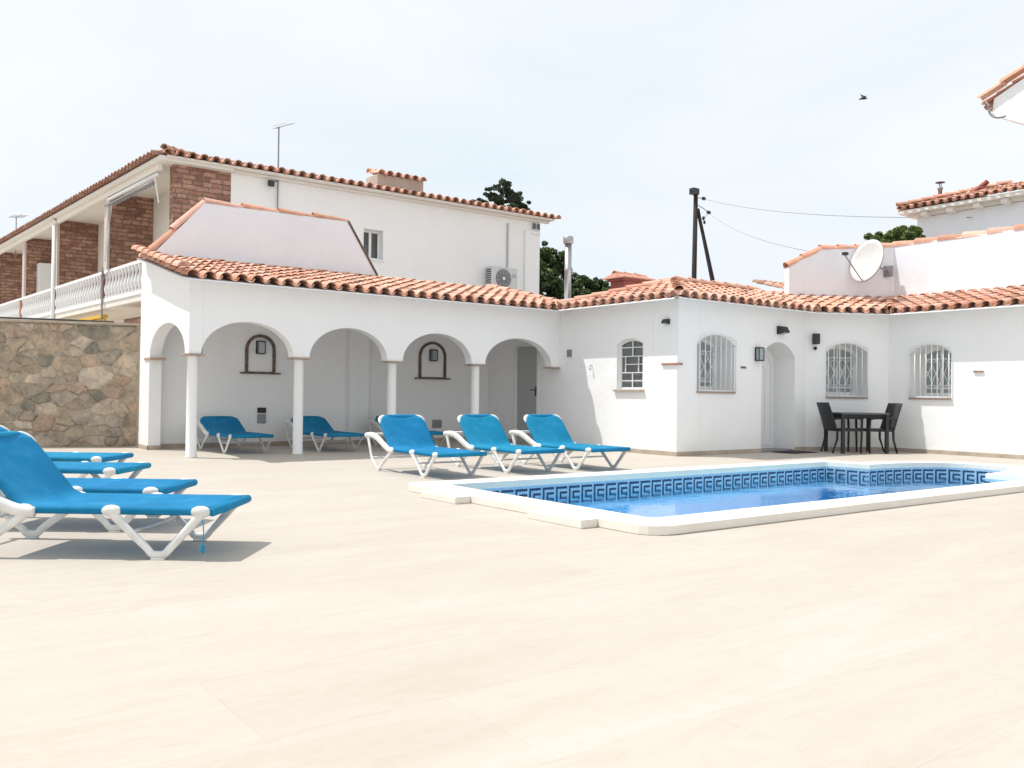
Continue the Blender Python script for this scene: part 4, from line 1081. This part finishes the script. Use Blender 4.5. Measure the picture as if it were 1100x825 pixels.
# ------------------------------------------------------------------ sun loungers
def lounger_master(back_deg):
    """local: foot tip at origin, head toward +X, across Y, up Z"""
    t = bpy.data.objects.new('sun_lounger', None); C.objects.link(t)
    hw = .315; zs = .285; r = .022
    HX = 1.14
    a = R(back_deg); bl = .53; sag = .014
    ca, sa = math.cos(a), math.sin(a)
    pr = lambda u, y: (HX+ca*u, y, zs+sa*u)
    # one sling: foot, seat, eased bend at the hinge, back; (x, z, nx, nz, half width)
    path = []
    for k in range(13): x = (HX-.05)*k/12; path.append((x, zs, 0, 1, hw))
    for k in range(1, 5):
        f = k/4; aa = a*f; path.append((HX-.05+.05*f+(.05*ca)*f*f*.9, zs+.05*sa*f*f*.9, -math.sin(aa), math.cos(aa), hw))
    for k in range(1, 12):
        u = .05+(bl-.05)*k/11; q = max(0, (u-(bl-.13))/.13)
        p = pr(u, 0); path.append((p[0], p[2], -sa, ca, hw-.075*(1-math.sqrt(max(0,1-q*q)))))
    vs = []; fs = []
    for (x, z, nx, nz, w) in path:
        sec = []
        for k in range(6): t_ = -math.pi*.5 + k/5*math.pi*.95; sec.append((w+(r+.004)*math.cos(t_), (r+.004)*math.sin(t_)))
        top = [(w-.02-(2*w-.04)*k/10, r+.004 - sag*math.sin(math.pi*k/10)) for k in range(11)]
        secf = sec + top + [(-y, zz) for y, zz in reversed(sec)]
        for y, zz in secf: vs.append((x+nx*zz, y, z+nz*zz))
    m = len(secf)
    for i in range(len(path)-1):
        for k in range(m-1): fs.append((i*m+k, i*m+k+1, (i+1)*m+k+1, (i+1)*m+k))
    o = link_mesh('sling', vs, fs, M['fabric'], t, True); so = o.modifiers.new('s','SOLIDIFY'); so.thickness = .004
    mb = MB(); mb.tube([(.0,-hw-.022,zs),(-.004,0,zs),(.0,hw+.022,zs)], .027, 12); mb.build('foot_roll', M['fabric'], t, smooth=True)
    mb = MB(); mb.tube(catmull([pr(bl-.02,-hw+.06), pr(bl+.005,-hw+.12), pr(bl+.008,0), pr(bl+.005,hw-.12), pr(bl-.02,hw-.06)],3), .026, 12); mb.build('head_roll', M['fabric'], t, smooth=True)
    mb = MB(); mb.tube(catmull([pr(-.02,-hw), pr(bl-.14,-hw), pr(bl-.05,-hw+.02), pr(bl-.01,-hw+.08), pr(bl,0), pr(bl-.01,hw-.08), pr(bl-.05,hw-.02), pr(bl-.14,hw), pr(-.02,hw)],3), .016, 8); mb.build('backrest_frame', M['resin'], t, smooth=True)
    for sy in (-1,1):   # white corner caps
        mb = MB(); cpts = catmull([pr(bl-.11,sy*(hw+.012)), pr(bl-.05,sy*(hw+.004)), pr(bl-.005,sy*(hw-.035)), pr(bl+.018,sy*(hw-.085))],4); nn_ = len(cpts); mb.tube(cpts, [.012+.017*math.sin(math.pi*i_/(nn_-1)) for i_ in range(nn_)], 8); mb.build('corner_cap', M['resin'], t, smooth=True)
    # side rails with raised arm toward the head
    for sy in (-1,1):
        y = sy*hw
        mb = MB(); mb.tube([(.01,y,zs),(HX+.05,y,zs)], r-.004, 8); mb.build('side_rail', M['resin'], t, smooth=True)
        yo = sy*(hw+.025)
        mb = MB(); pts = catmull([(1.05,yo,zs-.015),(1.16,yo,zs),(1.30,yo,zs+.055),(1.45,yo,zs+.125),(1.60,yo,zs+.165),(1.74,yo,zs+.165)],5)
        n = len(pts); mb.tube(pts, [.030+.010*math.sin(math.pi*i/(n-1)) for i in range(n)], 10, flat=(.75,1.05)); mb.build('arm_rail', M['resin'], t, smooth=True)
        # V legs
        for (xa, za, xb, xc, zc) in ((.06,zs-.01,.315,.60,zs-.01), (1.10,zs-.02,1.44,1.75,zs+.15)):
            mb = MB()
            w = .06
            pts = catmull([(xa,yo,za+.01),(xa+(xb-w-xa)*.12,yo,za-.025),(xa+(xb-w-xa)*.55,yo,.155),(xb-w-.012,yo,.072),(xb-.04,yo,.036),(xb,yo,.029),(xb+.04,yo,.036),(xb+w+.012,yo,.072),(xc-(xc-xb-w)*.55,yo,.155),(xc-(xc-xb-w)*.12,yo,zc-.025),(xc,yo,zc+.01)],5)
            n = len(pts); mb.tube(pts, [.0235+.010*abs(2*i/(n-1)-1)**4 for i in range(n)], 12, up=Vector((0,1,0)), flat=(1.0,.60))
            mb.box((xb-.04,yo-.018,0),(xb+.04,yo+.018,.012),.004)
            mb.build('leg', M['resin'], t, smooth=True)
        # hubs gripping the fabric
        for xh in (.07,.60,1.12):
            mb = MB(); mb.ellipsoid((xh,sy*(hw+.016),zs-.002),(.062,.030,.036)); mb.build('hub', M['resin'], t, smooth=True)
        mb = MB(); mb.ellipsoid((1.755,yo,zs+.158),(.045,.034,.036)); mb.build('hub', M['resin'], t, smooth=True)
    mb = MB(); mb.tube([(1.745,-hw,zs+.17),(1.745,hw,zs+.17)], .017, 8); mb.build('head_bar', M['resin'], t, smooth=True)
    for xh in (.315, 1.44):
        mb = MB(); mb.tube([(xh+.16,-hw-.02,.16),(xh+.16,hw+.02,.16)], .012, 6); mb.build('cross_bar', M['resin'], t, smooth=True)
    return t
def copy_tree(o, parent=None):
    c = o.copy(); C.objects.link(c); c.parent = parent
    for ch in [x for x in bpy.data.objects if x.parent == o]: copy_tree(ch, c)
    return c
masters = {}
GL = 'blue and white sun loungers round the pool'
def lounger(x, y, az, back, label):
    """az: direction (deg) from foot tip to head"""
    if back not in masters: o = masters[back] = lounger_master(back)
    else: o = copy_tree(masters[back])
    o.name = 'sun_lounger'
    o.location = (x, y, 0); o.rotation_euler = (0, 0, R(az))
    o['label'] = label; o['category'] = 'sun lounger'; o['group'] = GL
    return o
dz = 142.7
d1 = lounger(-2.05,-7.77, dz, 50, 'nearest blue sun lounger with raised back and a cord hanging from its foot')
lounger(-2.02,-6.55, dz+1, 50, 'blue lounger just behind the nearest one in the left row, its back raised')
lounger(-1.90,-4.76, dz+1, 0, 'flat blue lounger third from the camera in the left row')
lounger(-1.71,-3.32, dz+1, 0, 'flat blue lounger at the back of the left row by the stone wall')
lounger(1.81,-4.58, 90, 49.5, 'raised blue lounger at the pool corner, leftmost of the three by the pool')
lounger(3.03,-4.58, 90, 49.5, 'raised slightly greener blue lounger in the middle of the three by the pool')
lounger(4.10,-4.68, 90, 49.5, 'raised blue lounger nearest the house wall among the three by the pool')
lounger(1.14,.42, 91, 28, 'shaded blue lounger under the first arch of the arcade')
lounger(2.66,.22, 90, 28, 'shaded blue lounger behind the second column of the arcade')
lounger(4.34,.22, 90, 28, 'shaded blue lounger half hidden behind the pool lounger under the third arch')
# pull cord at the foot of the near lounger
mb = MB(); mb.tube(catmull([(.05,.36,.24),(.04,.365,.18),(.045,.365,.10)],3), .0035, 5); mb.lathe(.045,.365,[(.004,.105),(.012,.085),(.014,.06),(.004,.045)],8); mb.build('pull_cord', M['fabric'], d1)

# ------------------------------------------------------------------ table and chairs
az = math.atan2(e2[1], e2[0])
tb = thing('garden_table', 'dark square garden table between two black wicker chairs', 'table', (11.04,-3.92,0), az)
mb = MB(); mb.box((-.46,-.36,.715),(.46,.36,.745),.008); mb.build('tabletop', M['table_top'], tb)
mb = MB(); mb.box((-.40,-.30,.66),(.40,-.27,.714)); mb.box((-.40,.27,.66),(.40,.30,.714)); mb.box((-.40,-.269,.66),(-.37,.269,.714)); mb.box((.37,-.269,.66),(.40,.269,.714)); mb.build('apron', M['wicker'], tb)
for sx in (-1,1):
    for sy in (-1,1):
        mb = MB(); mb.box((sx*.425-.028,sy*.325-.028,0),(sx*.425+.028,sy*.325+.028,.714),.005); mb.build('leg', M['wicker'], tb)
def chair_master(label):
    t = thing('garden_chair', label, 'chair', (0,0,0), 0, 'black wicker chairs at the garden table')
    mb = MB(); mb.box((-.26,-.24,.40),(.24,.24,.45),.015); mb.build('seat', M['wicker'], t)
    # backrest at -x, leaning back, gently curved
    vs = []; fs = []; n, m = 8, 9
    for i in range(n+1):
        z = .43+.50*i/n
        for k in range(m):
            y = -.235+.47*k/(m-1); x = -.245-.16*(i/n)**1.1 - .03*(1-(2*k/(m-1)-1)**2)
            vs.append((x,y*(1-.06*i/n),z))
    for i in range(n):
        for k in range(m-1): fs.append((i*m+k,i*m+k+1,(i+1)*m+k+1,(i+1)*m+k))
    o = link_mesh('backrest', vs, fs, M['wicker'], t, True); so = o.modifiers.new('s','SOLIDIFY'); so.thickness = .03
    for sy in (-1,1):
        mb = MB(); mb.tube([(.215,sy*.235,0),(.225,sy*.24,.42),(.22,sy*.255,.63)], [.018,.022,.022], 8, flat=(1,1)); mb.build('leg', M['wicker'], t, smooth=True)
        mb = MB(); mb.tube([(-.33,sy*.225,0),(-.25,sy*.235,.25),(-.245,sy*.235,.44)], [.018,.022,.024], 8); mb.build('leg', M['wicker'], t, smooth=True)
        mb = MB(); pts = catmull([(.235,sy*.255,.625),(.12,sy*.26,.645),(-.1,sy*.255,.645),(-.30,sy*.24,.63)],4); mb.tube(pts, .023, 8, flat=(1.2,.8)); mb.build('armrest', M['wicker'], t, smooth=True)
    return t
c1 = chair_master('black wicker armchair on the left side of the garden table, facing right')
mb_ = Vector(e2); nn = Vector((-.4971,-.8677))
p = Vector((11.04,-3.92)) - mb_*.24 - nn*.0; c1.location = (p.x,p.y,0); c1.rotation_euler = (0,0,az)
c2 = copy_tree(c1); c2['label'] = 'black wicker armchair on the right side of the garden table, facing left'
p = Vector((11.04,-3.92)) + mb_*.36 + nn*.0; c2.location = (p.x,p.y,0); c2.rotation_euler = (0,0,az+math.pi)

# ------------------------------------------------------------------ utility pole, wires
up_ = thing('utility_pole', 'dark wooden utility pole with a raking stay pole behind the roofs', 'utility pole', (39.08,25,0))
mb = MB(); mb.tube([(0,0,0),(.0,0,8),(.10,0,14.2)], [.19,.165,.14], 10); mb.build('pole', M['wood_dark'], up_, smooth=True)
mb = MB(); mb.tube([(2.85,0,0),(1.9,0,8.3),(.28,0,13.1)], [.165,.155,.12], 10); mb.build('stay_pole', M['wood_dark'], up_, smooth=True)
mb = MB(); mb.box((-.32,-.2,13.95),(.22,.2,14.35),.03); mb.tube([(-.45,0,14.1),(.2,0,14.3)], .05, 6); mb.build('pole_head', M['dark_metal'], up_)
mb = MB(); mb.tube([(.1,0,13.75),(.75,0,13.85)], .025, 5); mb.tube([(.1,0,13.35),(.8,-.0,13.2),(1.2,0,13.05)], .022, 5)
mb.ellipsoid((.85,0,13.83),(.2,.1,.12)); mb.ellipsoid((1.35,0,13.0),(.2,.1,.12)); mb.ellipsoid((.85,0,12.55),(.1,.1,.14)); mb.ellipsoid((.95,0,12.3),(.09,.09,.12)); mb.tube([(1.3,0,13.0),(.9,0,12.5),(.95,0,12.2)], .02, 4)
mb.build('insulator', M['dark_metal'], up_, smooth=True)
def wire(a, b, sag, label, r=.022):
    a = Vector(a); b = Vector(b); mb = MB()
    pts = [a.lerp(b, i/24) - Vector((0,0,sag*4*(i/24)*(1-i/24))) for i in range(25)]
    mb.tube(pts, r, 5); o = mb.build('cable', M['dark_metal']); tag(o, label, 'cable', 'overhead cables'); return o
wire((39.95,25,13.8),(20.2,-1.6,5.95), .35, 'upper overhead cable running from the pole to the right villa', .008)
wire((40.5,25,12.95),(13.5,-2.6,4.0), .45, 'lower overhead cable running from the pole toward the satellite dish', .006)

# ------------------------------------------------------------------ trees
def leaf_cloud(mb, c, rad, n, size, rnd, dens_dir=.5):
    for _ in range(n):
        u = rnd.random(); d = Vector((rnd.gauss(0,1), rnd.gauss(0,1), rnd.gauss(0,1))).normalized(); rr = (.35+.65*u**.5)
        p = Vector(c) + Vector((d.x*rad[0]*rr, d.y*rad[1]*rr, d.z*rad[2]*rr))
        s = size*rnd.uniform(.6,1.3); a = Vector((rnd.gauss(0,1), rnd.gauss(0,1), rnd.gauss(0,.6))).normalized(); b = a.cross(Vector((rnd.gauss(0,1), rnd.gauss(0,1), rnd.gauss(0,1)))).normalized()
        tval = max(0, min(1, .45+.4*d.z+rnd.uniform(-.35,.35))); mb.cur = (tval,)*3  # leaves high in a clump tinted lighter, top light painted into the colour
        mb.add([p-a*s, p-b*s*.5, p+a*s, p+b*s*.5], [(0,1,2,3)])
def tree(name, base, clumps, trunk, m, label, cat, size, per, seed, limbs=True, group=None):
    rnd = random.Random(seed); t = thing(name, label, cat, base, 0, group)
    mb = MB(); mb.tube([(0,0,0),(.08,.03,trunk[1]*.5),(0,0,trunk[1])], [trunk[0],trunk[0]*.75,trunk[0]*.45], 8)
    for c, r in clumps:
        st = Vector((0,0,trunk[1]*rnd.uniform(.6,.95))); cc = Vector(c); mid = st.lerp(cc,.5)+Vector((0,0,-.1))
        mb.tube([st, mid, cc], [trunk[0]*.35,trunk[0]*.2,.015], 6)
    mb.build('trunk', M['bark'], t, smooth=True)
    mb = MB()
    for c, r in clumps:
        # sub-clumps for an uneven outline
        for _ in range(22):
            d = Vector((rnd.gauss(0,1), rnd.gauss(0,1), rnd.gauss(0,.8))).normalized(); k = rnd.uniform(.3,1.0)
            cc = Vector(c)+Vector((d.x*r[0]*k, d.y*r[1]*k, d.z*r[2]*k)); f = rnd.uniform(.16,.36)
            leaf_cloud(mb, cc, (r[0]*f, r[1]*f, r[2]*f), int(per/20), size, rnd)
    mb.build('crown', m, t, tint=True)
    return t
# pine top seen over the long roof
tree('pine_tree', (13.4,10.5,0), [((-.05,0,7.95),(.34,.3,.30)),((-.40,.1,7.6),(.36,.3,.28)),((.35,0,7.62),(.38,.3,.30)),((.05,.1,7.3),(.5,.4,.3)),((.75,0,7.35),(.30,.3,.26)),((-.95,0,7.3),(.28,.3,.11)),((.1,0,6.9),(.7,.5,.35))], (.14,7.3), M['leaf_pine'], 'dark pine top rising just above the long tiled roof', 'tree', .05, 1500, 3)
tree('dense_tree', (13.1,7.5,0), [((-.4,0,4.75),(.75,.7,.75)),((.2,0,4.35),(.7,.7,.65)),((-.9,0,4.2),(.7,.7,.8)),((.1,0,3.5),(.9,.8,.7)),((.35,0,4.85),(.35,.4,.3)),((-.5,0,5.3),(.45,.4,.3)),((-1.1,.2,5.2),(.45,.3,.35))], (.2,4.0), M['leaf'], 'dense dark green tree between the building end and the steel flue', 'tree', .065, 3800, 5)
tree('bushy_tree', (13.7,6.2,0), [((-.75,0,3.95),(.5,.5,.4)),((-.25,0,3.85),(.6,.5,.45)),((.05,0,4.2),(.35,.4,.32)),((.5,0,3.95),(.5,.5,.4)),((.0,0,3.4),(1.1,.8,.5)),((.95,0,3.9),(.4,.4,.32)),((-.45,0,4.35),(.18,.2,.16))], (.16,3.2), M['leaf'], 'bushy green tree right of the steel flue behind the roof', 'tree', .055, 3000, 8)
tree('round_bush', (18.6,-.45,0), [((-.15,.1,5.30),(.46,.5,.32)),((.30,-.1,5.45),(.45,.4,.32)),((-.45,.3,5.2),(.36,.4,.30)),((.1,0,4.9),(.7,.6,.4))], (.15,4.8), M['leaf_light'], 'rounded yellow-green tree top beyond the parapet near the dish', 'tree', .035, 7000, 9)

# hill
mb = MB(); nseg = 40; vs = []; fs = []
for i in range(nseg+1):
    f = i/nseg; a = R(20+55*f); d = 420; h = 50+16*math.sin(f*7.5+1.2)+9*math.sin(f*17)
    vs += [(d*math.sin(a), d*math.cos(a), 0), (d*math.sin(a)*1.05, d*math.cos(a)*1.05, h)]
for i in range(nseg): fs.append((i*2, i*2+2, i*2+3, i*2+1))
o = link_mesh('hills', vs, fs, M['hill']); struct(o)

# bird
t = thing('bird', 'small dark bird gliding in the sky at upper right', 'bird', (47.1,18.2,20.05), R(-35))
mb = MB(); mb.tube([(-.30,0,-.05),(-.1,0,0),(.15,0,.02),(.28,0,.03)], [.02,.07,.06,.015], 8); mb.build('body', M['dark_metal'], t, smooth=True)
mb = MB(); mb.add([(-.1,.0,.03),(.12,.0,.03),(.22,.30,.28),(.05,.62,.52),(.0,.30,.25)], [(0,1,2,4),(4,2,3)]); mb.build('wing', M['dark_metal'], t)
mb = MB(); mb.add([(-.1,0,.03),(.12,0,.03),(.10,-.30,.08),(-.15,-.62,-.03),(-.06,-.3,.06)], [(0,1,2,4),(4,2,3)]); mb.build('wing', M['dark_metal'], t)

# ------------------------------------------------------------------ light
ldir = Vector((.37,-.36,-1)).normalized()
sun = bpy.data.lights.new('sun', 'SUN'); sun.energy = 4.2; sun.angle = R(.53); sun.color = (1,.975,.935)
so = bpy.data.objects.new('sun', sun); C.objects.link(so); so.rotation_euler = ldir.to_track_quat('-Z','Y').to_euler()
w = bpy.data.worlds.new('World'); scene.world = w; w.use_nodes = True; nt = w.node_tree; nt.nodes.clear()
out = N(nt, 'ShaderNodeOutputWorld'); sky = N(nt, 'ShaderNodeTexSky'); sky.sky_type = 'NISHITA'; sky.sun_disc = False
sky.sun_elevation = math.asin(-ldir.z); sky.sun_rotation = math.atan2(-ldir.x, -ldir.y); sky.air_density = 1.2; sky.dust_density = 2.5; sky.altitude = 10
bg = N(nt, 'ShaderNodeBackground', Strength=.10); L(nt, sky.outputs[0], bg.inputs[0])
tc = N(nt, 'ShaderNodeTexCoord'); mp = N(nt, 'ShaderNodeMapping'); mp.inputs['Scale'].default_value = (1,1,2.6); mp.inputs['Location'].default_value = (.35,.1,0)
L(nt, tc.outputs['Generated'], mp.inputs[0])
cl = noise_t(nt, mp.outputs[0], 1.5, 7, .55, .6)
hz = N(nt, 'ShaderNodeBackground', Strength=1.08)
L(nt, ramp(nt, cl, [(.3,(.785,.875,.945)), (.5,(.845,.90,.945)), (.7,(.89,.925,.95))]), hz.inputs[0])
mx = N(nt, 'ShaderNodeMixShader')
L(nt, ramp(nt, cl, [(.3,(.93,.93,.93)), (.6,(.985,.985,.985))]), mx.inputs[0])
L(nt, bg.outputs[0], mx.inputs[1]); L(nt, hz.outputs[0], mx.inputs[2]); L(nt, mx.outputs[0], out.inputs[0])

# ------------------------------------------------------------------ camera
cam = bpy.data.cameras.new('camera'); cam.sensor_width = 36; cam.lens = 948.2/1100*36; cam.clip_end = 3000; cam.clip_start = .05
co = bpy.data.objects.new('camera', cam); C.objects.link(co)
co.matrix_world = Matrix.Translation((-3.969,-13.264,1.0)) @ Matrix.Rotation(R(-36.788),4,'Z') @ Matrix.Rotation(R(90+.6835),4,'X') @ Matrix.Rotation(R(.7297),4,'Z')
scene.camera = co
scene.view_settings.view_transform = 'Standard'; scene.view_settings.look = 'None'; scene.view_settings.exposure = 0
scene.cycles.max_bounces = 8; scene.cycles.transparent_max_bounces = 12
